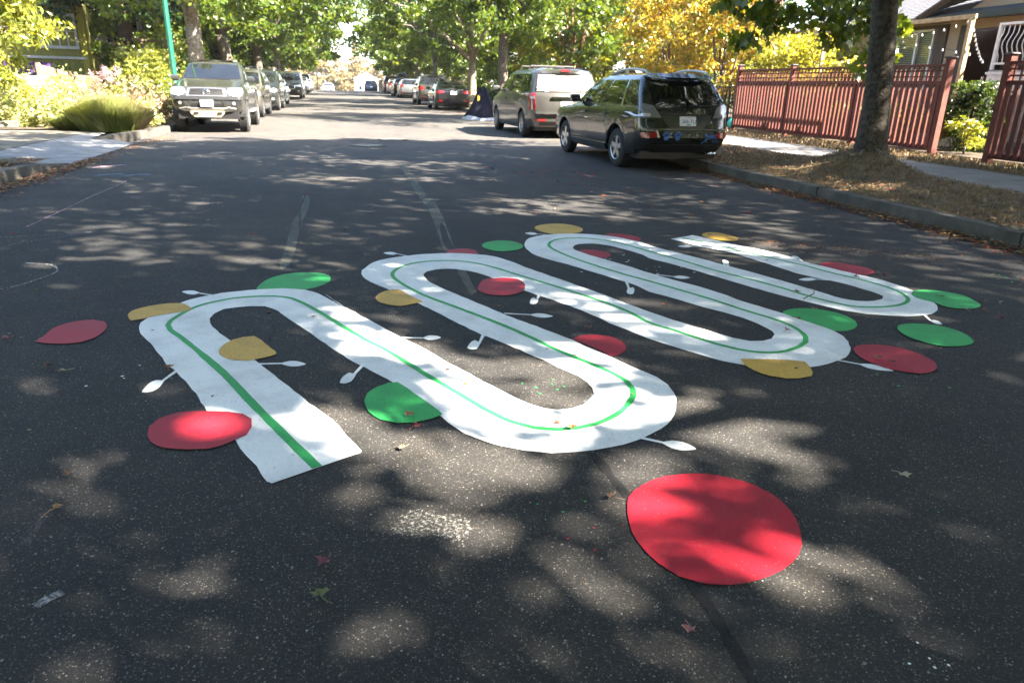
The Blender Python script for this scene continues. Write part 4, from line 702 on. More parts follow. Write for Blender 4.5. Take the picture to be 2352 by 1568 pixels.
def lights_generic(t, D, kind, rear=True, frontw=True, glow=None):
    L = LEV[kind]; w4 = L[4][5]
    if rear:
        for f in (lambda p: p, sym):
            if kind == 'sedan': D('tail_lamp', f([(.45, .86), (.84, .80), (.86, .9), (.84, .97), (.5, .93)]), 'rear', REDL, .008, .01)
            elif kind == 'minivan': D('tail_lamp', f([(.80, .72), (.925, .72), (.925, 1.12), (.80, 1.12)]), 'rear', REDL, .008, .015)
            else: D('tail_lamp', f([(.6, .86), (.86, .84), (.87, 1.02), (.84, 1.08), (.6, 1.0)]), 'rear', REDL, .008, .01)
            D('reflector', f(rrect(.55, .44, .76, .5, .02)), 'rear', REDL, .006, .006)
        D('licence_plate', rrect(-.155, .78, .155, .93, .015) if kind != 'suv' else rrect(-.155, .80, .155, .95, .015), 'rear', PLATEW, .01, .008)
        D('bumper_step', [(-.7, .34), (.7, .34), (.72, .44), (-.72, .44)], 'rear', BLACK, .006, .01)
        D('tailgate_gap', [(-.78, .595), (.78, .595), (.78, .605), (-.78, .605)], 'rear', BLACK, .001)
        D('badge', rrect(-.045, 1.0 if kind != 'sedan' else .95, .045, 1.04 if kind != 'sedan' else .99, .015), 'rear', CHROME, .006, .005)
    if frontw:
        for f in (lambda p: p, sym):
            D('headlight', f([(.5, .74), (.84, .76), (.85, .86), (.72, .9), (.5, .84)] if kind != 'pickup' else [(.5, .92), (.86, .92), (.88, 1.08), (.6, 1.12)]), 'front', CLEARL, .006, .012)
            D('fog_lamp', f(rrect(.6, .44, .74, .54, .03)), 'front', CLEARL, .004, .006)
        D('grille', [(-.42, .62), (.42, .62), (.48, .84), (-.48, .84)], 'front', BLACK, .008, .01)
        D('grille_trim', [(-.49, .84), (-.44, .61), (.44, .61), (.49, .84), (.46, .84), (.42, .635), (-.42, .635), (-.46, .84)], 'front', CHROME, .014, .01)
        D('lower_intake', [(-.55, .34), (.55, .34), (.5, .5), (-.5, .5)], 'front', BLACK, .006, .01)
        D('licence_plate', rrect(-.155, .46, .155, .6, .015), 'front', PLATEW, .02, .012)
        D('badge', rrect(-.06, .7, .06, .77, .03), 'front', CHROME, .02, .012)
def wipe(t, side, p, q):
    MB().tube([p, q], .012, 5).build('wiper', BLACK, t)
BODY_G = carpaint('dark_green_grey_paint', (.018, .022, .022), .3, .2)
# --- nearest car: dark suv
t, D, bv = car('suv', 5.37, 13.55, .03, BODY_G, 'dark green grey suv parked nearest the camera at the right kerb, blue paw stickers on its bumper', 'car', 'cars parked along the right kerb', 'five', flare=.028, scale=1.0, rails='rails')
SUV = t; t.scale = (.91, 1.04, .925); t['label'] = 'dark green grey suv nearest the camera, with blue paw stickers on its bumper'
for f in (lambda p: p, sym):
    D('tail_lamp', f([(.50, .93), (.70, .93), (.895, .92), (.885, 1.08), (.80, 1.16), (.62, 1.12)]), 'rear', M('smoked_lamp', (.2, .21, .23), rough=.15, metal=.3, var=.5, scale=60., coat=1.), .006, .012)
    D('lamp_strip', f([(.70, .95), (.88, .945), (.885, 1.0), (.70, 1.0)]), 'rear', M('lamp_silver_cells', (.62, .58, .58), rough=.3, metal=.2, var=.5, scale=90., coat=1.), .022, .004)
    D('reflector', f(rrect(.58, .60, .84, .685, .02)), 'rear', REDL, .008, .012)
    D('tailgate_crease', f([(.32, .74), (.34, .74), (.48, .9), (.46, .9)]), 'rear', BODY_G, .004, .008)
D('garnish', [(-.55, 1.0), (.55, 1.0), (.45, 1.09), (-.45, 1.09)], 'rear', BODY_G, .012, .03)
D('plate_recess', [(-.36, .76), (.36, .76), (.5, .985), (-.5, .985)], 'rear', M('dark_green_recess', (.012, .015, .014), rough=.3, coat=.6), .003, .0)
D('licence_plate', rrect(-.155, .80, .155, .955, .012), 'rear', PLATEW, .012, .01)
BLUEINK = M('blue_plate_ink', (.05, .09, .3), rough=.5); yy = -2.352
text_mesh('plate_number', '266-TLR', .088, BLUEINK, t, (0, yy-.006, .878), (PI/2, 0, 0))
text_mesh('plate_heading', 'Beautiful British Columbia', .018, BLUEINK, t, (0, yy-.006, .94), (PI/2, 0, 0))
D('plate_sticker', rrect(-.03, .806, .045, .83, .004), 'rear', M('teal_sticker', (.03, .35, .27), rough=.5), .024, .001)
D('bumper_edge', [(-.78, .735), (.78, .735), (.78, .75), (-.78, .75)], 'rear', M('bumper_edge_paint', (.09, .1, .1), rough=.3, coat=1.), .004, .016)
D('tailgate_gap', [(-.80, .722), (.80, .722), (.80, .732), (-.80, .732)], 'rear', BLACK, .002)
D('lower_bumper', [(-.55, .34), (.72, .34), (.74, .45), (.64, .485), (-.6, .485), (-.7, .43)], 'rear', BLACK, .008, .025)
D('bumper_skirt', [(-.84, .37), (.84, .37), (.84, .40), (-.84, .40)], 'rear', BLACK, .004, .0)
D('rear_spoiler', [(-.66, 1.575), (.66, 1.575), (.6, 1.615), (-.6, 1.615)], 'rear', BODY_G, .01, .05)
D('brand_badge', [(0, 1.045), (.018, 1.02), (.05, 1.0), (.018, .995), (0, 1.015), (-.018, .995), (-.05, 1.0), (-.018, 1.02)], 'rear', CHROME, .045, .006)
wipe(t, 'rear', (0.0, -2.285, 1.13), (.56, -2.265, 1.15))
for s_ in (0, .075): MB().tube([(.5+s_, -2.1, .33), (.5+s_, -2.32, .33)], .032, 10).build('exhaust_pipe', CHROME, t, True)
BLUE = M('blue_sticker', (.012, .1, .36), rough=.5)
for k, cx in enumerate((-.42, -.2)):
    m = MB(); y0 = -2.352+.02
    for ax, az, rx, rz in ((0, -.025, .05, .042), (-.055, .03, .022, .028), (-.02, .058, .022, .028), (.022, .056, .022, .028), (.057, .028, .022, .028)):
        n = 14; m.add([(cx+ax+rx*math.cos(2*PI*i/n), y0-.012, .625+az+rz*math.sin(2*PI*i/n)) for i in range(n)], [tuple(range(n))])
    m.build('paw_sticker', BLUE, t)
DOG = [(.30, .50), (.36, .55), (.38, .60), (.35, .66), (.36, .69), (.41, .64), (.48, .645), (.58, .66), (.62, .675), (.66, .66), (.68, .63), (.655, .615), (.62, .61), (.64, .585), (.61, .575), (.57, .59), (.48, .585), (.42, .575), (.40, .55), (.33, .50)]
D('leaping_dog_sticker', DOG, 'rear', BLUE, .006)
text_mesh('sticker_lettering', 'Rescue', .045, BLUE, t, (.56, -2.335, .545), (PI/2, 0, .12))
# --- minivan
VAN = carpaint('taupe_grey_paint', (.062, .060, .057), .5, .3)
t, D, bv = car('minivan', 5.55, 21.0, .02, VAN, 'taupe minivan with a dusty rear window and flower stickers behind the dark suv', 'minivan', 'cars parked along the right kerb', 'multi', rails='cross')
lights_generic(t, D, 'minivan', True, False)
D('hand_trim', [(-.42, .97), (.42, .97), (.4, 1.03), (-.4, 1.03)], 'rear', CHROME, .012, .03)
D('bumper_top', [(-.8, .62), (.8, .62), (.8, .67), (-.8, .67)], 'rear', VAN, .012, .06)
D('rear_pale_glass', [(-.78, 1.17), (.78, 1.17), (.71, 1.57), (-.71, 1.57)], 'rear', M('pale_glass', (.16, .145, .13), rough=.22, var=.2, scale=3., coat=.6), .008)  # paler sheet of glass laid over the rear window
D('third_brake_lamp', rrect(-.12, 1.655, .12, 1.68, .01), 'rear', REDL, .01, .01)
for k, (cx, cz, r_) in enumerate(((-.72, 1.25, .05), (-.63, 1.23, .045), (-.55, 1.195, .03), (-.5, 1.195, .03))):
    m = MB()
    for j in range(5):
        a = 2*PI*j/5+.3; n = 8; m.add([(cx+r_*.6*math.cos(a)+r_*.45*math.cos(2*PI*i/n), 0, cz+r_*.6*math.sin(a)+r_*.45*math.sin(2*PI*i/n)) for i in range(n)], [tuple(range(n))])
    yv = bv.ray_cast(Vector((cx, -5, cz)), Vector((0, 1, 0)))[0].y-.03
    o = m.build('flower_sticker', PLATEW, t); o.location.y = yv
wipe(t, 'rear', (.1, -2.5, 1.16), (.55, -2.485, 1.2))
D('licence_lettering_strip', rrect(-.12, .845, .12, .89, .005), 'rear', M('faded_plate_ink', (.3, .32, .36), rough=.6, var=.5, scale=60.), .024, .001)
for s_ in (-1,): D('tail_reverse_lens', rrect(-.90, .98, -.82, 1.06, .01), 'rear', CLEARL, .03, .002)
# --- pickup facing us
PU = carpaint('olive_grey_paint', (.06, .058, .05), .5, .3)
t, D, bv = car('pickup', -3.30, 22.05, PI+.03, PU, 'grey green pickup truck facing the camera at the left kerb with a cream skid plate', 'pickup truck', 'cars parked along the left kerb', 'knobby', flare=.035, scale=1.0); t.scale = (.93, 1, .965)
for f in (lambda p: p, sym):
    D('headlight', f([(.50, 1.0), (.56, .93), (.66, .90), (.86, .93), (.885, 1.0), (.87, 1.09), (.72, 1.105), (.55, 1.09)]), 'front', CLEARL, .006, .014)
    D('fog_lamp_bezel', f([(.58, .66), (.82, .68), (.84, .80), (.66, .80)]), 'front', BLACK, .006, .006)
    D('fog_lamp', f([(.66+.045*math.cos(a*.6)+.0, .74+.045*math.sin(a*.6)) for a in range(10)]), 'front', CLEARL, .014, .012)
    D('bumper_guard_end', f([(.42, .55), (.60, .56), (.70, .62), (.52, .655), (.42, .65)]), 'front', M('silver_bumper_guard', (.3, .3, .29), rough=.45, metal=.4), .01, .035)
    D('bumper_post', f([(.42, .66), (.5, .66), (.40, .84), (.36, .84)]), 'front', PU, .006, .02)
D('grille_surround', [(-.5, .90), (.5, .90), (.46, 1.085), (.2, 1.10), (-.2, 1.10), (-.46, 1.085)], 'front', M('dulled_chrome', (.3, .3, .3), rough=.35, metal=.8), .004, .014)
D('grille', [(-.43, .925), (.43, .925), (.39, 1.065), (.2, 1.075), (-.2, 1.075), (-.39, 1.065)], 'front', BLACK, .02, .004)
for k in range(6): D('grille_bar', [(-.40, .94+k*.022), (.40, .94+k*.022), (.40, .946+k*.022), (-.40, .946+k*.022)], 'front', M('grille_bar_dark', (.012, .012, .012), rough=.5), .026, .003)
def oval(cx, cz, rx, rz, y, r, a0=0):
    return [(cx+rx*math.cos(2*PI*i/20), y, cz+rz*math.sin(2*PI*i/20)) for i in range(21)]
ye = bv.ray_cast(Vector((0, 5, 1.0)), Vector((0, -1, 0)))[0].y+.05
em = MB().tube(oval(0, 1.0, .085, .058, ye, .01), .011, 6, False).tube(oval(0, 1.0, .032, .052, ye, .01), .008, 6, False).tube(oval(0, 1.022, .06, .028, ye, .01), .008, 6, False)
em.build('oval_emblem', CHROME, t, True)
D('bumper', [(-.86, .83), (.86, .83), (.87, .885), (-.87, .885)], 'front', M('bumper_dark_gloss', (.035, .037, .04), rough=.2, coat=1.), .006, .03)
D('upper_bumper', [(-.55, .68), (.55, .68), (.62, .82), (-.62, .82)], 'front', M('bumper_dark_gloss', (0, 0, 0)), .004, .012)
D('lower_intake', [(-.46, .655), (.46, .655), (.38, .73), (-.38, .73)], 'front', BLACK, .02, .002)
D('bumper_guard', [(-.47, .55), (.47, .55), (.5, .64), (-.5, .64)], 'front', M('silver_bumper_guard', (0, 0, 0)), .012, .045)
D('licence_plate', rrect(-.155, .665, .155, .82, .012), 'front', PLATEW, .05, .012)
sk = MB(); ysk = 2.50
SKP = [(-.42, .55), (.42, .55), (.43, .49), (.34, .40), (-.30, .395), (-.40, .48)]
bm = bmesh.new(); f_ = bm.faces.new([bm.verts.new((x, ysk-(.55-z)*.35, z)) for x, z in SKP]); r_ = bmesh.ops.extrude_face_region(bm, geom=[f_])
for g in r_['geom']:
    if isinstance(g, bmesh.types.BMVert): g.co.y += .02
bmobj('skid_plate', bm, M('cream_skid_plate', (.52, .45, .32), rough=.5), t)
for s_ in (-1, 1): MB().box((s_*.29, ysk+.002, .50), (.12, .03, .055), 0, .01).build('skid_plate_slot', BLACK, t)
MB().box((0, 2.1, .5), (1.3, .5, .14)).build('front_crossmember', BLACK, t)
for s_ in (-1, 1):
    MB().tube([(s_*.35, 1.72, .42), (s_*.72, 1.72, .38)], .035, 6).build('suspension_arm', BLACK, t)
    MB().box((s_*.93, .15, .50), (.16, 1.9, .05), 0, .015).build('side_step', M('step_grey', (.2, .2, .19), rough=.6), t)
D('tail_lamp', [(.86, .9), (.93, .9), (.93, 1.15), (.86, 1.15)], 'rear', REDL, .006, .01)
wipe(t, 'front', (-.5, 1.33, 1.30), (.1, 1.30, 1.315))
# --- the rest of both rows
def row(kind, x, y, hd, pname, pc, label, grp, **kw):
    nw = kw.pop('near', False)
    t, D, bv = car(kind, x, y, hd, carpaint(pname, pc, kw.pop('metal', .4), .3), label, kw.pop('cat', 'car'), grp, **kw)
    lights_generic(t, D, kind, hd < 1.5, hd > 1.5); return t, D, bv
RG, LG = 'cars parked along the right kerb', 'cars parked along the left kerb'
tH, DH, bH = row('sedan', 5.5, 40.2, 0, 'black_paint', (.012, .012, .014), 'glossy black sedan behind the covered motorcycle', RG)
yb = bH.ray_cast(Vector((0, -5, .96)), Vector((0, 1, 0)))[0].y
for q in (((-.035, .93), (-.045, 1.0)), ((.035, .93), (.045, 1.0)), ((-.038, .962), (.038, .962))):
    MB().tube([(q[0][0], yb-.03, q[0][1]), (q[1][0], yb-.03, q[1][1])], .009, 5).build('letter_badge', CHROME, tH)
row('suv', 5.4, 47.6, 0, 'dark_olive_paint', (.045, .045, .035), 'large dark olive suv with a roof rack behind the black sedan', RG, rails='bars', scale=1.05)
row('wagon', 5.3, 61.5, 0, 'steel_grey_paint', (.14, .155, .165), 'steel grey station wagon on the right past the olive suv', RG)
row('wagon', 5.2, 67.5, 0, 'dark_blue_paint', (.02, .025, .045), 'dark car with a black roof box behind the grey wagon', RG, box=True)
row('sedan', 5.15, 74, 0, 'silver_paint', (.3, .3, .3), 'silver car in front of the red one on the right', RG)
row('suv', 5.1, 80.5, 0, 'maroon_paint', (.18, .02, .02), 'red car farthest along the right kerb', RG)
row('suv', 3.9, 106, 0, 'navy_paint', (.025, .045, .09), 'dark blue car beyond the crest of the road', RG)
row('suv', -3.62, 29.6, PI, 'bronze_paint', (.10, .09, .07), 'bronze suv with roof bars directly behind the pickup', LG, rails='cross', scale=.98)
row('suv', -3.6, 36.1, PI, 'black_green_paint', (.022, .026, .024), 'black boxy suv third in the left row', LG, rails='bars', scale=1.03)
row('wagon', -3.75, 42.9, PI, 'teal_blue_paint', (.02, .09, .12), 'small teal blue hatchback fourth in the left row', LG, scale=.95)
row('suv', -3.55, 55.2, PI, 'graphite_paint', (.035, .037, .04), 'graphite suv standing out fifth in the left row', LG, rails=None, scale=1.05)
row('sedan', -3.75, 71.5, PI, 'white_paint', (.62, .62, .62), 'white car sixth in the left row, lit by the sun', LG)
row('suv', -3.8, 78.5, PI, 'light_silver_paint', (.4, .4, .4), 'pale silver suv behind the white car', LG)
row('sedan', -3.9, 86, PI, 'white_paint', (0, 0, 0), 'white car at the crest on the left', LG)
row('sedan', -1.9, 112, PI, 'white_paint', (0, 0, 0), 'white car beyond the crest near the middle', LG)
row('minivan', -6.5, 101, PI/2, 'blue_grey_paint', (.12, .17, .22), 'blue grey van crossing at the end of the street', None, cat='van')
# --- motorcycle under its cover
def covered():
    t = empty('covered_motorcycle', (5.3, 29.2, 0), 0.0, 'motorcycle under a dark navy cover with a pale grey hem between the cars', 'covered motorcycle')
    n = 48; rg = []
    def ridge(s): return .55+.80*math.exp(-((s+.52)/.34)**2)+.25*math.exp(-((s-.45)/.5)**2)
    lv = [0, .05, .12, .22, .35, .5, .65, .8, .92, 1.0]
    for h in lv:
        R = []
        for i in range(n):
            a = 2*PI*i/n; lx, ly = .70, 1.15; k = 1-h; sp = max(.02, k**.72)
            fold = 1+(.07*math.sin(a*7+1)+.05*math.sin(a*13))*(1-h)
            y = ly*math.sin(a)*(.35+.65*sp); x = lx*math.cos(a)*sp*fold; top = ridge(math.sin(a)*.95 if h < 1 else y/1.12)
            R.append((x+.05*h, y*fold, top*h*(1.0)))
        rg.append(R)
    m = MB(); vs = [p for r in rg[:3] for p in r]; m.add(vs, [(j*n+i, j*n+(i+1) % n, (j+1)*n+(i+1) % n, (j+1)*n+i) for j in range(2) for i in range(n)])
    m.build('hem', M('pale_cover_fabric', (.42, .44, .46), rough=.6, bump=.4, bscale=8), t, True)
    m = MB(); vs = [p for r in rg[2:] for p in r]; K = len(lv)-2
    m.add(vs, [(j*n+i, j*n+(i+1) % n, (j+1)*n+(i+1) % n, (j+1)*n+i) for j in range(K-1) for i in range(n)]+[tuple((K-1)*n+i for i in range(n))])
    m.build('cover', M('navy_cover_fabric', (.011, .011, .02), rough=.85, spec=.15, bump=.6, bscale=6), t, True)
    MB().box((0, 0, 0), (.02, .03, .22)).box((0.05, 0, .0), (.02, .03, .17)).build('yellow_logo', M('yellow_print', (.55, .45, .03)), t).location = (-.25, -.86, .80)
covered()
# ---------------------------------------------------------------- trees
# Where the photograph shows sun on the ground the canopy has an opening towards the sun there:
# (x0, x1, y0, y1, height) boxes and the small sun flecks of PATCH.
OPEN = [(-4.6, 4.0, 17.9, 22.0, 0), (3.0, 7.6, 17.9, 19.6, .3), (-14, -4.2, 17.8, 25.5, .5), (-5.2, -2.2, 18.9, 22.3, 1.1), (11.7, 15.8, 13.0, 23.5, 1.6),
        (8.0, 11.0, 15.8, 20.5, .2), (-4, 6.0, 33.2, 35.3, 0), (-4, 6, 45, 47, 0), (-4, 6, 58.5, 64, 0), (4.5, 6.6, 18.3, 19.2, 1.3), (10.6, 16, 24, 32, 4.0), (-9.5, -5.0, 16.5, 21, 2.6), (-14, -4.2, 17.8, 24, 1.8),
        (10.2, 11.6, 12.5, 18.5, 0.3), (12.5, 13.4, 13.4, 14.6, .6), (12.5, 13.4, 13.4, 14.6, 1.4), (12.5, 13.4, 13.4, 14.6, 2.4)]
PA = np.array(PATCH)
CAZ = math.radians(13.14)
kx, ky = S.x/S.z, S.y/S.z
def carve(C, rng, pad=.035):
    """drop the leaves that would stand between the sun and the places where the photo has sun"""
    keep = np.ones(len(C), bool)
    for x0, x1, y0, y1, z in OPEN:
        h = C[:, 2]-z; gx = C[:, 0]-kx*h; gy = C[:, 1]-ky*h
        wob = .28*np.sin(gx*2.1+1)+.16*np.sin(gx*5.3)
        keep &= ~((h > 1.3) & (gx > x0) & (gx < x1) & (gy > y0+wob) & (gy < y1+wob*1.5))
    gx = C[:, 0]-kx*C[:, 2]; gy = C[:, 1]-ky*C[:, 2]
    idx = np.where(keep & (C[:, 2] > 1.5) & (gx > -6) & (gx < 8) & (gy > 0) & (gy < 18))[0]
    if len(idx):
        gx = gx+.06*np.sin(gy*11+1)+.035*np.sin(gy*27); gy = gy+.06*np.sin(gx*9)+.04*np.sin(gx*23+2)
        X = gx[idx, None]-PA[None, :, 0]; Y = gy[idx, None]-PA[None, :, 1]
        c, s_ = math.cos(CAZ), math.sin(CAZ); a = X*c-Y*s_; b = X*s_+Y*c
        q = ((a/(PA[None, :, 2]*1.08+pad))**2+(b/(PA[None, :, 3]*1.08+pad))**2) 
        odds = (PA[None, :, 4]*np.clip((1.4-q)/.65, 0, 1)).max(1); keep[idx[odds > rng.uniform(0, 1, len(idx))]] = False
    return keep
def clumps(rng, crowns, nc, nl, cr):
    """leaf positions gathered in tufts that fill the crown ellipsoids"""
    tot = sum(c[3]*c[4]*c[5] for c in crowns); out = []; cen = []
    for cx, cy, cz, rx, ry, rz in crowns:
        k = max(3, int(nc*rx*ry*rz/tot)); d = rng.normal(size=(k, 3)); d /= np.linalg.norm(d, axis=1, keepdims=True)
        r = rng.uniform(.12, 1, (k, 1))**.42; lump = 1+.16*np.sin(d[:, :1]*5+d[:, 1:2]*4)+.1*rng.normal(size=(k, 1))
        c = d*r*lump*np.array([rx, ry, rz])+np.array([cx, cy, cz]); cen.append(c)
        n = nl; R = cr*rng.uniform(.6, 1.35, (k, 1, 1)); o = rng.normal(size=(k, n, 3)); o /= np.linalg.norm(o, axis=2, keepdims=True)
        o *= rng.uniform(0, 1, (k, n, 1))**.5*R*np.array([1, 1, .55]); o[..., 2] -= .25*np.hypot(o[..., 0], o[..., 1])
        out.append((c[:, None]+o).reshape(-1, 3))
    return np.concatenate(out), np.concatenate(cen)
def trunk_mesh(name, pts, rad, mat, parent, n=12, flare=.0, rough=.05):
    m = MB(); P = [Vector(p) for p in pts]; Q, R = [], []
    for i in range(len(P)-1):
        k = max(1, int((P[i+1]-P[i]).length/.35))
        for j in range(k): t = j/k; Q.append(P[i].lerp(P[i+1], t)+Vector((random.uniform(-1, 1), random.uniform(-1, 1), 0))*rough*.4*rad[i]); R.append(rad[i]+(rad[i+1]-rad[i])*t)
    Q.append(P[-1]); R.append(rad[-1])
    if flare: R = [r*(1+flare*math.exp(-(q.z-P[0].z)/.22)) for r, q in zip(R, Q)]
    m.tube(Q, R, n)
    m.v = [(x+random.uniform(-1, 1)*rough*.12, y+random.uniform(-1, 1)*rough*.12, z) for x, y, z in m.v]
    return m.build(name, mat, parent, True)
def tree(name, x, y, label, cat='tree', group=None, tr=.2, fork=2.6, crowns=(), nc=120, nl=110, cr=.75, leaf=.17, lmat='maple', bark=None, seed=1, lean=(0, 0), limbs=8, carved=True, tmpl=KITE, z=None, multi=None, droop=.35, flare=.5, extra=None, zmin=None):
    rng = np.random.default_rng(seed); random.seed(seed); z0 = (zg(y)+.12) if z is None else z
    t = empty(name, (x, y, z0), 0, label, cat, group); bark = bark or BARK
    C, cen = clumps(rng, crowns, nc, nl, cr)
    if extra is not None:
        ex = np.array(extra); o = rng.normal(size=(len(ex), int(nl*.75), 3)); o /= np.linalg.norm(o, axis=2, keepdims=True)
        o *= rng.uniform(0, 1, (len(ex), int(nl*.75), 1))**.5*.42*np.array([1, 1, .6]); C = np.concatenate([C, (ex[:, None]+o).reshape(-1, 3)]); cen = np.concatenate([cen, ex])
    if zmin is not None: C = C[C[:, 2] > zmin+.35*np.sin(C[:, 0]*1.9)+.25*np.sin(C[:, 1]*2.7)]
    if carved: C = C[carve(C, rng)]
    C = C-np.array([x, y, z0])
    leafmesh('crown', C, leaf, LF[lmat], t, tmpl, rng, droop)
    fz = fork; top = (lean[0], lean[1], fz)
    if not multi: trunk_mesh('trunk', [(0, 0, -.15), (lean[0]*.15, lean[1]*.15, fz*.3), (lean[0]*.6, lean[1]*.6, fz*.7), top], [tr*1.12, tr, tr*.93, tr*.88], bark, t, 14, flare)
    else:
        for k, (dx, dy) in enumerate(multi): trunk_mesh('trunk', [(dx*.15, dy*.15, -.1), (dx*.5, dy*.5, fz*.5), (dx, dy, fz)], [tr, tr*.85, tr*.7], bark, t, 9, .2)
        top = (0, 0, fz*.5)
    cl = cen-np.array([x, y, z0]); order = rng.permutation(len(cl))[:limbs]; m = MB()
    up = (top[0]*1.1, top[1]*1.1, max(c[2]+c[5]*.55 for c in crowns)-z0)
    if not multi: m.tube([top, ((top[0]+up[0])/2+rng.normal(0, .15), (top[1]+up[1])/2+rng.normal(0, .15), (top[2]+up[2])/2), up], [tr*.86, tr*.5, tr*.14], 9)
    for i, k in enumerate(order):
        e = cl[k]; s = Vector(top)+(Vector(up)-Vector(top))*min(.75, rng.uniform(0, .5)*(1 if i > 2 else 0)); e = Vector(e)
        mid = s.lerp(e, .45)+Vector((0, 0, .25+.12*(e-s).length)); rr = tr*(.55 if i < 3 else .32)
        m.tube([s, s.lerp(mid, .6)+Vector(rng.normal(0, .06, 3)), mid, mid.lerp(e, .5)+Vector((0, 0, .12)), e], [rr, rr*.8, rr*.6, rr*.35, rr*.1], 7)
    m.build('limbs', bark, t, True)
    return t
ROWL, ROWR = 'street trees along the left kerb', 'street trees along the right kerb'
def at(u, Y): return Y*math.tan(math.atan((u-1176)/1742.)+math.radians(13.14))
# near right tree: only its trunk and the boughs that hang into the frame are in view
low = [(6.55, 12.2, 2.75), (6.9, 12.0, 2.65), (7.25, 12.3, 2.5), (7.0, 12.4, 2.2), (7.3, 11.9, 2.9), (7.75, 12.2, 2.55), (8.1, 12.0, 2.75), (8.5, 12.2, 2.45), (8.75, 12.2, 2.2), (8.9, 11.6, 2.8), (9.2, 12.0, 2.6), (9.5, 12.2, 2.1), (8.4, 11.4, 3.1), (7.6, 11.2, 3.2), (6.6, 11.4, 3.3), (9.6, 12.4, 1.75), (8.95, 12.4, 2.75), (9.35, 12.3, 2.45), (9.9, 12.5, 2.5)]
tree('maple_tree', TX, TY, 'large maple with a bare trunk on the mounded boulevard before the red fence', 'tree', ROWR, tr=.185, fork=3.4, crowns=[(7.4, 9.2, 7.2, 5.4, 5.4, 3.2), (3.0, 7.6, 8.2, 3.8, 4.8, 2.6)], nc=330, nl=150, cr=.85, leaf=.19, seed=3, z=.36, lean=(-.42, .0), bark=M('mottled_maple_bark', (.038, .032, .024), rough=.95, var=.45, scale=16., bump=1., bscale=34, c2=(.06, .052, .04)), flare=.75, extra=None, limbs=12, tmpl=KITE)
rngo = np.random.default_rng(33)
rt = bpy.data.objects['maple_tree']; m = MB()
for a, L0, r0 in ((2.6, .6, .045), (3.5, .8, .05), (4.3, .65, .045), (5.2, .55, .045), (.4, .5, .04), (1.6, .5, .04)):
    q = []
    for k in range(6): t = k/5; d = .14+L0*t; aa = a+.25*math.sin(t*3); X, Y = TX+d*math.cos(aa), TY+d*math.sin(aa); q.append((X-TX, Y-TY, rb(X, Y)+.02*(1-t)-.375-.025*t))
    m.tube(q, [r0, r0*.8, r0*.65, r0*.5, r0*.35, r0*.2], 7)
m.build('roots', BARK, rt, True)
# overhanging boughs in full leaf (same tree, drawn with lobed leaves because they are near)
mt = [o for o in bpy.data.objects if o.name == 'maple_tree'][0]
ex = np.array(low); o_ = rngo.normal(size=(len(ex), 62, 3)); o_ /= np.linalg.norm(o_, axis=2, keepdims=True); o_ *= rngo.uniform(0, 1, (len(ex), 62, 1))**.5*np.array([.42, .42, .24])
Cx = (ex[:, None]+o_).reshape(-1, 3)-np.array([TX, TY, .36]); leafmesh('low_bough_leaves', Cx, .145, LF['maple'], mt, MAPLE, rngo, .5)
m = MB()
for e in low[::2]:
    e = Vector(e)-Vector((TX, TY, .36)); s = Vector((0, 0, 3.1)); mid = s.lerp(e, .5)+Vector((0, 0, .45)); m.tube([s, mid, e+Vector((0, 0, .05)), e+Vector((.1, .2, -.2))], [.045, .028, .012, .004], 6)
m.build('low_bough', BARK, mt, True)
# trees beside and behind the camera whose crowns shade the painted road
for i, (x, y, cx, cy, cz, r, rz, k) in enumerate([(7.6, .6, 5.2, .6, 7.6, 6.2, 3.0, 240), (7.7, -8.6, 6.8, -8, 7.6, 5.8, 3.2, 170), (13.8, 5.4, 13.2, 4.8, 7.8, 4.4, 2.9, 130), (14.5, -4.5, 13.8, -4.5, 8.4, 4.8, 3.2, 120), (-6.2, 3.2, -5.6, 3.0, 7.4, 4.4, 3.0, 90), (-6.3, -8, -5.8, -8, 7.4, 4.6, 3.0, 70), (21, -1, 20, -1, 9.5, 5, 3.6, 90)]):
    tree('maple_tree', x, y, ['maple on the right boulevard level with the camera', 'maple on the right boulevard behind the camera', 'tall garden tree right of the camera', 'tall garden tree behind the camera on the right', 'maple on the left boulevard beside the camera', 'maple on the left boulevard behind the camera', 'tall tree beyond the right hand houses'][i], 'tree', None, tr=.2, fork=3.6, crowns=[(cx, cy, cz, r, r, rz)]+([(-1.2, 5.8, 8.8, 3.8, 4.8, 2.4)] if i == 4 else []), nc=k+(120 if i == 4 else 0), nl=230, cr=.95, leaf=.175, seed=20+i, limbs=7)
# left row
tl = []
for i, (u, Y, bark, lab, sp, z_) in enumerate([(442, 30.2, BARKL, 'thick pale trunked maple right behind the pickup, beside the green lamp post', 0, 6.5), (522, 41.4, BARK, 'leaning dark trunked maple second from the lamp post', .35, 6.6), (585, 53.7, BARK, 'forked maple third from the lamp post', .1, 6.8), (625, 67., BARK, 'slim forked maple fourth from the lamp post', 0, 6.8)]):
    x = at(u, Y); cw = [(x+1.3, Y, 6.2, 4.9, 5.2, 3.7), (x-1.5, Y+1, 5.6, 3.4, 4, 3.2)]+([(.4, Y, [0, 7.9, 8.0, 9.0][i], 2.9, 3, 2.3)] if i else [])
    tl.append(tree('maple_tree', x, Y, lab, 'tree', ROWL, tr=[.30, .30, .27, .22][i], fork=[2.9, 3.2, 2.5, 2.6][i], crowns=cw, nc=165, nl=130, cr=.75, leaf=[.2, .22, .25, .28][i], bark=bark, seed=40+i, lean=(sp*-1.2, 0), limbs=10, zmin=[3.7, 3.6, 3.3, 3.0][i]))
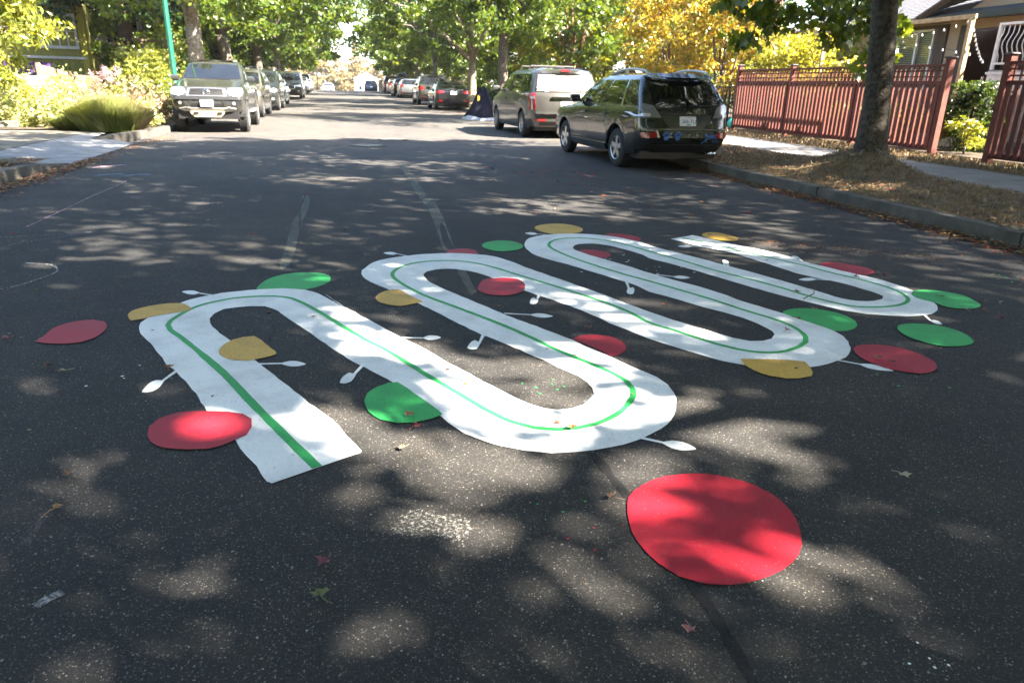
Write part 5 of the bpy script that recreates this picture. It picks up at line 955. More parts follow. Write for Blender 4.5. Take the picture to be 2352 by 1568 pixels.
# right row
for i, (u, Y, lab) in enumerate([(1140, 37.5, 'straight trunked maple behind the covered motorcycle'), (1070, 47., 'pale forked maple behind the black sedan'), (985, 62., 'maple with a slim trunk behind the olive suv')]):
    x = at(u, Y); cw = [(x-1.9, Y, 6.2, 4.6, 5.2, 3.6), (x+1.5, Y+1, 5.5, 3.4, 4, 3.2)]
    tree('maple_tree', x, Y, lab, 'tree', ROWR, tr=[.26, .26, .2][i], fork=[4.2, 2.5, 2.6][i], crowns=cw, nc=165, nl=130, cr=.75, leaf=[.2, .23, .26][i], bark=[BARK, BARKL, BARK][i], seed=60+i, limbs=10, zmin=[3.8, 3.6, 3.2][i])
# far pairs share their meshes
def far_tree(src, x, y, rz, s, lab, grp, cat='tree'):
    c = copy_tree(src); c.location = (x, y, zg(y)+.1); c.rotation_euler.z = rz; c.scale = (s, s, s*.95); tag(c, lab, cat, grp); return c
protoL = tree('maple_tree', -5.6, 79., 'fifth maple of the left row, just before the crest', 'tree', ROWL, tr=.22, fork=2.6, crowns=[(-4.6, 79, 5.9, 4.4, 4.8, 3.4)], nc=110, nl=90, cr=.85, leaf=.36, seed=71, limbs=6, carved=False)
far_tree(protoL, 7.2, 74, 2.2, 1.0, 'slim maple behind the silver car on the right', ROWR)
far_tree(protoL, 7.2, 85, 4.0, 1.0, 'maple beside the red car far on the right', ROWR)
far_tree(protoL, -6.2, 91, 1.0, .95, 'last maple of the left row at the crest', ROWL)
far_tree(protoL, 8.2, 98, 3.0, .9, 'maple just past the crest on the right', ROWR)
# gardens, right
YG = 'bright leafy garden trees and shrubs behind the right hand fences'
tree('yellow_tree', at(1222, 41), 41, 'yellow green tree between the straight trunk and the minivan', 'tree', YG, tr=.08, fork=1.3, crowns=[(at(1222, 41), 41, 2.6, 1.6, 1.6, 1.7)], nc=45, nl=110, cr=.5, leaf=.17, lmat='yellow', seed=80, limbs=6)
tree('garden_tree', at(1297, 38), 38, 'multi stemmed orange barked tree behind the minivan roof', 'tree', YG, tr=.13, fork=4.2, crowns=[(at(1310, 38), 38, 5.4, 4.0, 3.4, 3.4)], nc=110, nl=120, cr=.7, leaf=.2, lmat='maple', bark=M('orange_brown_bark', (.16, .09, .045), rough=.9, var=.4, scale=12., bump=.8, bscale=26), seed=81, limbs=9, multi=[(-.35, .1), (.05, 0), (.55, -.2)], zmin=2.3)
tree('autumn_tree', at(1530, 29), 29, 'orange autumn tree rising above the minivan and the dark suv', 'tree', YG, tr=.07, fork=3.4, crowns=[(at(1525, 29), 29, 3.6, 2.1, 2.1, 2.6)], nc=110, nl=110, cr=.5, leaf=.13, lmat='orange', seed=82, limbs=14, multi=[(-.7, 0), (-.3, .2), (.1, -.2), (.4, .2), (.8, 0)])
tree('autumn_tree', at(1640, 26), 26, 'golden autumn tree directly behind the dark suv roof', 'tree', YG, tr=.06, fork=3.0, crowns=[(at(1632, 26), 26, 3.2, 1.7, 1.8, 2.3)], nc=85, nl=110, cr=.5, leaf=.13, lmat='orange', seed=83, limbs=12, multi=[(-.5, 0), (.1, .2), (.6, -.1)])
tree('garden_tree', at(1430, 44), 44, 'tall green tree behind the orange one', 'tree', YG, tr=.2, fork=3., crowns=[(at(1430, 44), 44, 5.5, 5, 4, 4)], nc=120, nl=100, cr=.8, leaf=.25, lmat='bright', seed=84, limbs=6)
tree('conifer_tree', at(1738, 24.6), 24.6, 'big red brown trunk of a tall tree behind the fence', 'tree', None, tr=.29, fork=6.2, crowns=[(10.2, 23.6, 8.6, 4.8, 4.4, 2.6), (15, 26, 9.5, 4, 4, 2.4)], nc=210, nl=120, cr=.9, leaf=.22, lmat='conifer', bark=M('red_brown_bark', (.12, .06, .045), rough=.95, var=.4, scale=10., bump=1., bscale=22), seed=85, limbs=8, zmin=5.2)
tree('cedar_tree', at(1706, 28.5), 28.5, 'narrow pale green column cedar left of the big red brown trunk', 'tree', YG, tr=.06, fork=1., crowns=[(at(1706, 28.5), 28.5, 2.2+k*.9, .42-.06*k, .42-.06*k, .7) for k in range(4)], nc=50, nl=110, cr=.25, leaf=.09, lmat='bright', seed=86, limbs=3)
sh = [(at(1812, 20.5), 20.5, 1.6, 1.15, 1.35, 'broad yellow green shrub behind the middle fence panel'), (at(1775, 23), 23, 1.9, 1.2, 1.6, 'tall lime shrub left of the broad one behind the fence'), (at(1930, 17.6), 17.6, 1.3, .95, 1.0, 'lime shrub just left of the big trunk behind the fence'), (at(1900, 21.5), 21.5, 1.6, 1.1, 1.25, 'lime shrub between the broad one and the house')]
for i, (x, y, z, r, rz, lab) in enumerate(sh): tree('garden_shrub', x, y, lab, 'shrub', YG, tr=.03, fork=.8, crowns=[(x, y, z, r, r, rz)], nc=60, nl=120, cr=.38, leaf=.11, lmat='yellow', seed=90+i, limbs=8, z=.25)
tree('dark_shrub', at(1732, 22.5), 22.5, 'dark green rounded shrub above the left end of the red fence', 'shrub', None, tr=.03, fork=.5, crowns=[(at(1735, 22.5), 22.5, 1.1, .85, .8, .85)], nc=40, nl=120, cr=.3, leaf=.1, lmat='dark', seed=95, limbs=5, z=.25)
tree('dark_conifer', at(1950, 31), 31, 'dark conifer between the lime shrubs and the house roof', 'tree', None, tr=.15, fork=2, crowns=[(at(1960, 31), 31, 4, 2.6, 2.6, 4)], nc=90, nl=100, cr=.6, leaf=.2, lmat='conifer', seed=96, limbs=5)
tree('camellia_bush', 12.45, 12.75, 'glossy dark green bush behind the gate opening', 'shrub', None, tr=.03, fork=.6, crowns=[(12.4, 12.75, 1.15, .42, .42, .95)], nc=50, nl=120, cr=.28, leaf=.07, lmat='dark', seed=97, limbs=6, z=.25)
tree('young_shrub', 11.7, 12.0, 'fresh green seedling clump at the foot of the glossy bush', 'shrub', None, tr=.015, fork=.3, crowns=[(11.75, 12.05, .6, .3, .3, .35)], nc=14, nl=60, cr=.15, leaf=.1, lmat='bright', seed=98, limbs=6, z=.25, tmpl=LONG)
tree('dry_bush', 12.2, 13.5, 'small sunlit yellow bush beside the concrete block', 'shrub', None, tr=.015, fork=.2, crowns=[(12.05, 13.3, .62, .3, .3, .33)], nc=18, nl=80, cr=.16, leaf=.06, lmat='yellow', seed=99, limbs=4, z=.25)
for i, (x, y, z, r, rz, lab) in enumerate([(12.6, 14.9, .75, .5, .5, 'low lime shrub behind the fence panel next to the gate opening'), (12.3, 16.3, .75, .6, .55, 'low lime shrub behind the fence just right of the big trunk'), (12.4, 17.8, .8, .6, .6, 'low lime shrub behind the middle of the long fence'), (12.5, 19.2, .9, .6, .6, 'low lime shrub behind the left part of the long fence')]): tree('garden_shrub', x, y, lab, 'shrub', YG, tr=.02, fork=.3, crowns=[(x, y, z, r, r, rz)], nc=26, nl=100, cr=.26, leaf=.1, lmat='yellow', seed=120+i, limbs=5, z=.25)
for i, (x, y, k) in enumerate([(-7, -18, 1.1), (8, -18, 1.1), (-9, -27, 1.3), (10, -28, 1.3), (0, -36, 1.3), (-5, -38, 1.4), (6, -38, 1.4), (-14, -14, 1.1), (16, -16, 1.2), (-16, -3, 1.1), (-13, 5, .9), (22, -10, 1.2), (-20, 12, 1.1)]):
    far_tree(protoL, x, y, i*1.3, k, 'street or garden tree behind the camera', 'trees behind the camera')  # unseen trees, added to keep the bright horizon out of the car reflections
# gardens, left
GL = 'dark trees massed behind the left gardens'
src = tree('garden_tree', -17.5, 45, 'dark tree at the left behind the yellow green house', 'tree', GL, tr=.2, fork=2.5, crowns=[(-17.5, 45, 5.2, 4.2, 4.2, 4.0)], nc=150, nl=120, cr=.8, leaf=.24, lmat='dark', seed=101, limbs=6)
cf = tree('conifer_tree', at(287, 36.3), 36.3, 'conifer with a thick bare dark trunk left of the lamp post', 'tree', None, tr=.33, fork=4.2, crowns=[(at(300, 36.3), 36.3, 6.2, 3.4, 3.4, 3.0)], nc=110, nl=120, cr=.7, leaf=.2, lmat='conifer', bark=BARKD, seed=102, limbs=8)
src2 = tree('garden_tree', -9.6, 43, 'mid green tree between the dark trunk and the lamp post', 'tree', GL, tr=.2, fork=2.2, crowns=[(-9.6, 43, 4.6, 3.6, 3.4, 4.0)], nc=150, nl=120, cr=.7, leaf=.22, lmat='maple', seed=103, limbs=7)
for i, (s_, x, y, rz, k) in enumerate([(src, -18, 30, 1, 1.05), (src2, -12.5, 52, 2, 1), (src, -9.5, 56, 3, 1.05), (src2, -9.4, 66, 4, 1), (src, -10, 76, 5, 1), (src2, -10.5, 88, .5, 1), (src, -22, 42, 2, 1.2), (src, -17, 62, 1.5, 1.1), (src2, -27, 34, 1.1, 1.1), (src, -15, 100, .2, 1)]):
    far_tree(s_, x, y, rz, k, 'green garden tree in the mass behind the left row of street trees', GL)
GR = 'green trees massed behind the right gardens'
for i, (s_, x, y, rz, k) in enumerate([(src2, 12.5, 52, 1, 1), (src2, 11.5, 60, 2, 1), (src, 17, 50, 3, 1.1), (src2, 12, 72, 4, 1), (src2, 11.5, 84, 0, 1), (src2, 22, 44, 1, 1.2), (src, 26, 52, 2, 1.2), (src, 14, 96, 3, 1)]):
    far_tree(s_, x, y, rz, k, 'green garden tree in the mass behind the right row of street trees', GR)
# near left: overhanging tree with narrow sunlit leaves
rng = np.random.default_rng(5)
tw = empty('willow_leaved_tree', (-7.4, 17.6, .13), 0, 'sunlit tree with long narrow yellow green leaves hanging in at the upper left', 'tree')
C, cen = clumps(rng, [(-7.3, 18.1, 3.1, 1.7, 1.6, 1.7), (-6.3, 18.3, 3.35, 1.0, .9, .8), (-7.6, 18.0, 1.5, 1.1, .8, .9)], 85, 120, .42)
Cw = C-np.array([-7.4, 17.6, .13]); leafmesh('crown', Cw, .17, LF['bright'], tw, LONG, rng, .7)
trunk_mesh('trunk', [(0, 0, -.1), (.05, .1, 1.2), (.1, .3, 2.4)], [.07, .06, .05], BARK, tw, 9, .3)
m = MB()
for c in cen[::5]:
    e = Vector(c)-Vector((-7.4, 17.6, .13)); m.tube([(0.05, .1, 1.1), Vector((0.05, .1, 1.3)).lerp(e, .5)+Vector((0, 0, .35)), e], [.03, .018, .005], 5)
m.build('limbs', BARK, tw, True)
# bed plants on the left
BED = 'plants in the sunny kerbside bed at the left'
def bush(name, x, y, h, r, n, leaf, lm, lab, tmpl=KITE, seed=1, z=.13, droop=-.2, cat='plant', grp=BED):
    rng = np.random.default_rng(seed); t = empty(name, (x, y, z), 0, lab, cat, grp)
    k = max(6, n//45); a = rng.uniform(0, 2*PI, k); rr = r*np.sqrt(rng.uniform(0, 1, k)); zz = h*(.15+.85*rng.uniform(0, 1, k)*(1-.45*(rr/r)**2))
    cen = np.stack([rr*np.cos(a), rr*np.sin(a), zz], 1); o = rng.normal(size=(k, 45, 3))*r*.15
    C = (cen[:, None]+o).reshape(-1, 3); C[:, 2] = np.abs(C[:, 2])
    leafmesh('foliage', C, leaf, LF[lm], t, tmpl, rng, droop); m = MB()
    for i in range(0, k, 2): m.tube([(cen[i][0]*.2, cen[i][1]*.2, -.02), (cen[i][0]*.6, cen[i][1]*.6, cen[i][2]*.6), tuple(cen[i])], [.008, .006, .003], 4)
    m.build('stems', M('green_stem', (.09, .11, .04), rough=.8), t); return t
def blades(name, x, y, r, n, ln, lm, lab, seed=1, z=.12, cat='grass clump', kind=None):
    """mound of fine arching blades: each rises from its own tuft, bends over and thins to a point"""
    rng = np.random.default_rng(seed); a = rng.uniform(0, 2*PI, n); q = np.sqrt(rng.uniform(0, 1, n)); rr = r*q*.8
    B = np.stack([rr*np.cos(a), rr*np.sin(a)*.8, np.zeros(n)], 1); L = ln*rng.uniform(.45, 1.05, n)*(1-.35*q)
    az = a+rng.normal(0, 1.1, n); out = np.stack([np.cos(az), np.sin(az), np.zeros(n)], 1); ln_ = rng.uniform(.1, .75, n)*(.4+.6*q); side = np.stack([-out[:, 1], out[:, 0], np.zeros(n)], 1)*.0036
    up = np.array([0, 0, 1.]); P = []
    for t in (0, .35, .7, 1.): P.append(B+out*(L*ln_*t*(.5+.9*t))[:, None]+up*(L*t*(1-.32*t*t*(.4+ln_)))[:, None])
    V = np.stack([P[0]-side, P[0]+side, P[1]+side, P[2]+side*.7, P[3], P[2]-side*.7, P[1]-side], 1).reshape(-1, 3); k = 7
    me = bpy.data.meshes.new(name); me.vertices.add(n*k); me.vertices.foreach_set('co', V.astype(np.float32).ravel()); me.loops.add(n*k); me.loops.foreach_set('vertex_index', np.arange(n*k, dtype=np.int32))
    me.polygons.add(n); me.polygons.foreach_set('loop_start', (np.arange(n)*k).astype(np.int32)); me.update(calc_edges=True); me.validate(); me.materials.append(LF[lm])
    o = link(name, me); o.location = (x, y, z); return tag(o, lab, cat, None, kind)
blades('grass_clump', -5.15, 18.4, .74, 14000, 1.1, 'grass', 'big fine bladed grass clump at the end of the driveway kerb', 4)
blades('grass_clump', -5.1, 18.5, .75, 6500, 1.15, 'straw', 'pale seeding grass stalks standing in the big grass clump', 6)
blades('grass_clump', -5.95, 18.7, .5, 3500, .55, 'grass', 'smaller grass tuft left of the big fine bladed clump', 5)
for i, (x, y, h, r, n, lf, lm, lab) in enumerate([
    (-4.75, 19.3, .75, .45, 1500, .07, 'sunny', 'leafy plant between the grass clump and the pickup'), (-5.6, 19.7, .95, .6, 2400, .06, 'straw', 'dry seeding plant behind the grass clump'),
    (-6.5, 19.5, .7, .6, 2000, .08, 'sunny', 'low bright plant left of the dry seeding one'), (-7.4, 19.8, .6, .7, 2000, .08, 'sunny', 'yellowish low plant in the middle of the bed'),
    (-8.3, 20.3, .8, .8, 2400, .09, 'sunny', 'bright leafy plant at the left edge of the photo'), (-6.9, 21.6, .9, .7, 2200, .09, 'sunny', 'yellowish plant in front of the lattice fence'),
    (-8.4, 22.5, 1.1, .8, 2400, .1, 'sunny', 'tall leafy plant in front of the white picket'), (-5.0, 21.3, 1.0, .5, 1700, .07, 'straw', 'pale seed heads beside the pickup mirror'),
    (-5.75, 23.3, 1.2, .6, 1800, .09, 'sunny', 'leafy plant behind the pink flowers'), (-4.9, 23.6, 1.2, .5, 1500, .08, 'maple', 'green plant at the foot of the lamp post'), (-7.9, 24.5, 1.2, .8, 1900, .1, 'sunny', 'yellow green bush in front of the brown board fence'), (-9.8, 21.6, 1.3, 1.0, 2600, .1, 'sunny', 'leafy mound under the overhanging tree')]):
    bush('leafy_plant', x, y, h, r, n, lf, lm, lab, seed=200+i)
for i, (x, y, h, r, n, lab) in enumerate([(-7.4, 30.5, 2.1, 1.0, 2400, 'airy shrub on the bank in front of the house window'), (-6.6, 33, 2.6, 1.1, 2800, 'airy shrub left of the dark conifer trunk'), (-5.9, 27.5, 2.2, .8, 2600, 'feathery shrub behind the lamp post'), (-10.2, 31, 1.2, 1.3, 2000, 'shrub under the yellow green house wall'), (-7.6, 36, 3.4, 1.4, 3200, 'tall shrub right of the dark conifer trunk')]):
    bush('garden_shrub', x, y, h, r, n, .13, 'maple' if i % 2 else 'bright', lab, seed=230+i, cat='shrub', grp='shrubs on the left bank')
jp = bush('flowering_plant', -5.95, 21.6, 1.05, .28, 900, .14, 'bright', 'tall plant with pale pink flower heads in the left bed', LONG, 250, cat='flowering plant')
rg = np.random.default_rng(6); cc = rg.normal(size=(16, 1, 3))*np.array([.17, .15, .09])+np.array([0, 0, 1.15]); leafmesh('flower_head', (cc+rg.normal(size=(16, 60, 3))*.035).reshape(-1, 3), .035, LF['pink'], jp, KITE, rg, -.5)
gd = bush('flowering_plant', -7.7, 21.2, .8, .4, 900, .1, 'yellow', 'plant with golden yellow flowers below the lattice fence', KITE, 251, cat='flowering plant'); leafmesh('flower_head', (rg.normal(size=(9, 1, 3))*np.array([.25, .25, .08])+np.array([0, 0, .75])+rg.normal(size=(9, 40, 3))*.03).reshape(-1, 3), .05, LF['gold'], gd, KITE, rg, -.3)
# young fir: whorls of short branches
fr = empty('young_fir', (-4.95, 22.4, .13), 0, 'small young fir with flat whorls left of the lamp post', 'tree'); MB().tube([(0, 0, 0), (0, 0, 1.75)], [.03, .008], 6).build('trunk', BARK, fr)
pts = []
for k in range(9):
    zz = .55+k*.14
    for j in range(7):
        a = j*.9+k*.5; L = (1.75-zz)*.42+.08
        for q in np.linspace(.1, 1, 14):
            for s_ in range(9): pts.append((L*q*math.cos(a)+rg.normal()*.025, L*q*math.sin(a)+rg.normal()*.025, zz+.12*q+rg.normal()*.015))
leafmesh('needles', np.array(pts), .055, LF['bright'], fr, LONG, rg, -.2)
# far end of the street
FE = 'hazy trees beyond the end of the street'
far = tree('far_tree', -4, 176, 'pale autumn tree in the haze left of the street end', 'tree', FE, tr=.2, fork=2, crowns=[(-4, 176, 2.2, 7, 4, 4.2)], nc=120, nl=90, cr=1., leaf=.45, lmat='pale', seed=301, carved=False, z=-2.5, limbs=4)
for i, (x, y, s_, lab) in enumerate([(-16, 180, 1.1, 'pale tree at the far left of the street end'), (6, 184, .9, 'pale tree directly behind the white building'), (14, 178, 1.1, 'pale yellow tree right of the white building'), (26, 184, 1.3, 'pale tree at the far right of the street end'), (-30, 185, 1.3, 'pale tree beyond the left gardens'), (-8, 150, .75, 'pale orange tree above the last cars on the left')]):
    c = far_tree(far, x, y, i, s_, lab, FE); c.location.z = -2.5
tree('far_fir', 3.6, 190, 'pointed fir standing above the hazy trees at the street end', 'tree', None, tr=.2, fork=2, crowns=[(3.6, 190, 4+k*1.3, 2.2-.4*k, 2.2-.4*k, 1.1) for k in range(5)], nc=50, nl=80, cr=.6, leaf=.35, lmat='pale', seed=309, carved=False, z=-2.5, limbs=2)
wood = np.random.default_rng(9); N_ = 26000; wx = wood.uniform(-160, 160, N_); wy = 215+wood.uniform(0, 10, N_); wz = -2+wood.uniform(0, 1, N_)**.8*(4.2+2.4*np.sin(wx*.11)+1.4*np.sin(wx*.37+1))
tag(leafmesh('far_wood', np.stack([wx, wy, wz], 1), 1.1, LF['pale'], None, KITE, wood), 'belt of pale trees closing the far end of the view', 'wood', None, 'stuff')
# ---------------------------------------------------------------- red fence
random.seed(11)
def red_fence(name, y0, y1, x, lab, posts, zb=.24, H=1.62):
    t = empty(name, (x, (y0+y1)/2, zb), 0, lab, 'fence', 'red stained fences along the pavement'); oy = (y0+y1)/2
    pm = None
    for p in posts:
        big = p in (posts[0], posts[-1]); s_ = .115 if big else .095; h = H+(.1 if big else .06)
        MB().box((0, p-oy, h/2), (s_, s_, h), 0, .006).build('post', REDWOOD, t); MB().box((0, p-oy, h+.018), (s_+.05, s_+.05, .035), 0, .012).build('post_cap', M('grey_post_cap', (.07, .065, .065), rough=.7), t)
    slat = back = bar = None
    for a, b in zip(posts[:-1], posts[1:]):
        lo, hi = (min(a, b)+.055-oy, max(a, b)-.055-oy); L_ = hi-lo; mid = (lo+hi)/2
        for z, w_, d_ in ((H-.02, .045, .10), (H-.33, .07, .05), (.12, .10, .04), (H-.115, .028, .03), (H-.22, .028, .03)):
            MB().box((0, mid, z), (d_, L_, w_), 0, .004).build('rail', REDWOOD, t)
        n = int(L_/.145); st = L_/n
        for k in range(n):
            y = lo+st*(k+.5)
            if slat is None: slat = MB().box((0, 0, 0), (.032, .088, H-.46), 0, .004).build('slat', REDWOOD, t); o = slat
            else: o = slat.copy(); col.objects.link(o)
            o.location = (-.035+random.uniform(-.002, .002), y, (H-.46)/2+.1); o.rotation_euler.x = random.uniform(-.004, .004)
        n2 = int(L_/.125)
        for k in range(n2):
            if bar is None: bar = MB().box((0, 0, 0), (.022, .03, .28)).build('lattice_bar', REDWOOD, t); o = bar
            else: o = bar.copy(); col.objects.link(o)
            o.location = (.012, lo+L_*(k+.5)/n2, H-.18)
    return t
red_fence('garden_fence', 12.1, 19.7, 11.05, 'long red stained fence with a lattice top left of the gate opening', [12.1, 14.5, 17.1, 19.7])
red_fence('garden_fence', 5.2, 10.5, 10.75, 'red stained fence at the right edge of the photo', [5.2, 7.9, 10.5])
# black metal fence beyond
bf = empty('metal_fence', (11.9, 21.7, .25), 0, 'black metal picket fence between the dark suv and the red fence', 'fence')
for z in (.12, 1.15): MB().box((0, 0, z), (.03, 3.8, .035)).build('rail', BLACK, bf)
pk = None
for k in range(30):
    if pk is None: pk = MB().box((0, 0, 0), (.016, .016, 1.1)).build('picket', BLACK, bf); o = pk
    else: o = pk.copy(); col.objects.link(o)
    o.location = (0, -1.85+k*.1276, .6)
for y in (-1.9, 0, 1.9): MB().box((0, y, .62), (.06, .06, 1.24)).build('post', BLACK, bf)
m = MB(); n = 16; m.add([(.16*q*math.cos(2*PI*i/n), .16*q*math.sin(2*PI*i/n), z) for z, q in ((0, .6), (.04, .85), (.14, 1), (.22, .8), (.26, .45), (.3, .25)) for i in range(n)], [(j*n+i, j*n+(i+1) % n, (j+1)*n+(i+1) % n, (j+1)*n+i) for j in range(5) for i in range(n)]+[tuple(5*n+i for i in range(n))])
tq = m.build('watering_pot', M('turquoise_plastic', (.02, .42, .36), rough=.4), None, True); tq.location = (11.45, 20.5, .24); tag(tq, 'turquoise round pot at the end of the red fence', 'pot')
# concrete block, timber post and beam, string lights
cb = empty('concrete_step', (13.0, 14.05, .24), 0, 'pale concrete block under the timber post by the gate opening', 'concrete block'); MB().box((0, 0, .17), (.86, .5, .34), 0, .015).build('block', M('pale_concrete', (.42, .38, .34), rough=.9, var=.15, bump=.4), cb)
for z in (.11, .22): MB().box((0, -.001, z), (.868, .508, .006)).build('joint', KERBM, cb)
TIM = M('new_pine_timber', (.48, .33, .16), rough=.7, var=.2, scale=8., c2=(.5, .36, .19))
tp = empty('pine_lighting_frame', (13.05, 13.95, .58), 0, 'raw pine post with a long beam carrying the string lights', 'timber frame')
MB().box((0, 0, 1.14), (.09, .09, 2.28), 0, .004).build('post', TIM, tp); MB().box((.02, 2.72, 2.31), (.045, 5.6, .09), 0, .004).build('beam', TIM, tp); MB().box((.3, 5.4, 1.1), (.09, .09, 2.3)).build('post', TIM, tp)
def ray_at(u, v, X):
    M_ = sc.camera.matrix_world; d = M_.to_3x3() @ Vector((u-1176., -(v-784.), -1640.)); k = X/d.x; return Vector((X, d.y*k, CAM_H+d.z*k))
f7 = lambda x, y: ((3400+x*.29592)/1.7415, (y*.29592)/1.7415)
BULB = M('glass_bulb', (.75, .75, .78), rough=.05, var=.05, coat=1.); WIRE = M('black_wire', (.02, .02, .02))
for pts, lab in (([(1660, 250), (1600, 275), (1435, 335), (1275, 385), (1130, 423), (978, 455), (840, 470), (715, 478), (600, 470)], 'upper string of bulbs running from the timber post across the window'),
                 ([(600, 520), (725, 550), (893, 592), (1075, 625), (1255, 655), (1435, 687), (1620, 715), (1800, 740)], 'lower string of bulbs across the window'),
                 ([(1690, 250), (1680, 390), (1690, 460), (1702, 525), (1712, 585), (1722, 640), (1742, 690), (1757, 735), (1770, 780), (1795, 815), (1810, 850)], 'steep string of bulbs hanging right of the timber post')):
    P_ = [ray_at(*f7(x, y), 13.15) for x, y in pts]; o0 = P_[0]; t = empty('string_lights', o0, 0, lab, 'string lights', 'strings of clear bulbs on the timber frame')
    MB().tube([p-o0 for p in P_], .004, 5).build('wire', WIRE, t); bl = None
    for p in P_[1:-1]:
        if bl is None:
            m = MB(); n = 10; m.add([(q*math.cos(2*PI*i/n), q*math.sin(2*PI*i/n), z) for z, q in ((0, .014), (-.03, .016), (-.05, .028), (-.075, .03), (-.095, .02), (-.1, .004)) for i in range(n)], [(j*n+i, j*n+(i+1) % n, (j+1)*n+(i+1) % n, (j+1)*n+i) for j in range(5) for i in range(n)])
            bl = m.build('bulb', BULB, t, True); o = bl
        else: o = bl.copy(); col.objects.link(o)
        o.location = p-o0; o.scale = (.7,)*3
# ---------------------------------------------------------------- house on the right
STUCCO = M('taupe_stucco', (.42, .32, .23), rough=.95, var=.1, scale=30., bump=.3, bscale=90); TRIMD = M('dark_brown_trim', (.085, .06, .048), rough=.7); SHING = M('grey_shingle', (.10, .10, .115), rough=.95, var=.35, scale=20., bump=.6, bscale=40)
WTRIM = M('white_window_frame', (.75, .74, .76), rough=.4)
hx = 16.5; h = empty('bungalow', (hx, 16, .24), 0, 'low taupe stucco bungalow with a grey shingle roof behind the red fence', 'house')
def hb(nm, x0, x1, y0, y1, z0, z1, mat, b=0.): return MB().box(((x0+x1)/2-hx, (y0+y1)/2-16, (z0+z1)/2-.24), (x1-x0, y1-y0, z1-z0), 0, b).build(nm, mat, h)
hb('wall', 16.5, 16.7, 17.9, 18.8, .2, 3.2, STUCCO); hb('wall', 16.5, 16.7, 21.15, 26.5, .2, 3.2, STUCCO); hb('wall', 16.502, 16.7, 18.8, 21.15, .2, 1.45, STUCCO); hb('wall', 16.502, 16.7, 18.8, 21.15, 3.08, 3.2, STUCCO)
hb('wall', 16.5, 16.7, 8, 15.75, .2, 3.2, STUCCO); hb('wall', 16.504, 16.7, 15.75, 17.9, 3.0, 3.2, STUCCO); hb('wall', 16.7, 26, 26.3, 26.5, .2, 3.2, STUCCO)
hb('porch_back_wall', 18.0, 18.1, 15.4, 18.4, .2, 3.2, TRIMD); hb('porch_side_wall', 16.7, 18.0, 17.9, 18.0, .2, 3.2, TRIMD); hb('porch_side_wall', 16.7, 18, 15.65, 15.75, .2, 3.2, TRIMD)
d_ = hb('front_door', 17.9, 17.97, 16.0, 16.95, .5, 2.65, M('dark_door', (.03, .035, .03), rough=.4)); hb('door_glass', 17.87, 17.89, 16.2, 16.75, 1.1, 2.4, GLASS); hb('door_frame', 17.88, 17.95, 16.95, 17.1, .5, 2.75, M('tan_frame', (.13, .11, .06), rough=.6))
hb('porch_lamp', 17.0, 17.12, 16.1, 16.25, 2.78, 2.86, M('lit_red_lamp', (.9, .13, .03), emit=1.2))
hb('corner_board', 16.44, 16.5, 18.35, 18.72, .3, 3.1, TRIMD); hb('corner_board', 16.44, 16.5, 17.62, 17.9, .3, 3.1, TRIMD); hb('corner_board', 16.44, 16.5, 20.9+.3, 21.5, .3, 3.1, TRIMD); hb('head_board', 16.44, 16.5, 18.35, 21.5, 3.07, 3.17, TRIMD)
wn = empty('window', (-.04, 3.95, 2.25-.24), 0); wn.parent = h
MB().box((.09, .025, 0), (.02, 2.3, 1.6)).build('pane', M('window_glass_reflecting', (.10, .11, .075), rough=.06, spec=.8, coat=1., var=.2, scale=2.), wn)
for c, dd in (((0, 0.02, .79), (.08, 2.35, .06)), ((0, .02, -.79), (.1, 2.4, .06)), ((0, -1.14, 0), (.08, .05, 1.56)), ((0, 1.18, 0), (.08, .05, 1.56)), ((0, -.52, 0), (.07, .07, 1.56))): MB().box(c, dd).build('frame', WTRIM, wn)
bs = None
for k in range(30):
    if bs is None: bs = MB().box((0, 0, 0), (.006, 2.2, .012)).build('blind_slat', M('cream_blind', (.38, .38, .30), rough=.5), wn); o = bs
    else: o = bs.copy(); col.objects.link(o)
    o.location = (.072, .02, -.74+k*.05)
hb('soffit', 15.85, 16.75, 7.5, 27, 3.2, 3.24, STUCCO); hb('gutter', 15.72, 15.85, 7.4, 27.1, 3.17, 3.30, M('dark_gutter', (.03, .035, .034), rough=.4)); hb('fascia', 15.85, 15.88, 7.5, 27, 3.24, 3.33, TRIMD)
RF = empty('roof', (0, 0, 0), 0); RF.parent = h
m = MB(); X0, X1, Z0, Z1 = 15.78-hx, 20.6-hx, 3.28-.24, 5.0-.24
nr = 26; dX, dZ = (X1-X0)/nr, (Z1-Z0)/nr
for k in range(nr):
    a, b = X0+k*dX, X0+(k+1.15)*dX; za, zb_ = Z0+k*dZ+.02, Z0+(k+1.15)*dZ+.008
    y1_ = 27-16-(k*.165); m.add([(a, 7.4-16, za), (a, y1_, za), (b, y1_-.19, zb_), (b, 7.4-16, zb_), (a, 7.4-16, za-.022), (a, y1_, za-.022)], [(0, 3, 2, 1), (0, 1, 5, 4)])
o = m.build('shingle_course', SHING, RF); o['kind'] = 'stuff'
MB().add([(X0, 11, Z0), (X1, 11-4.3, Z1), (9, 11-4.3, Z1), (9.5, 11, Z0)], [(0, 1, 2, 3)]).build('hip_slope', SHING, RF)
MB().add([(-.2, -6, Z0-.1), (-.2, 2.2, Z0-.1), (-.2, -2, Z0+1.75)], [(0, 2, 1)]).build('gable', STUCCO, RF)
MB().tube([(-.75, 2.75, Z0+.02), (-.75, -2, Z0+2.0)], [.09, .09], 4).tube([(-.75, -2, Z0+2.0), (-.75, -6.7, Z0)], [.09, .09], 4).build('barge_board', TRIMD, RF)
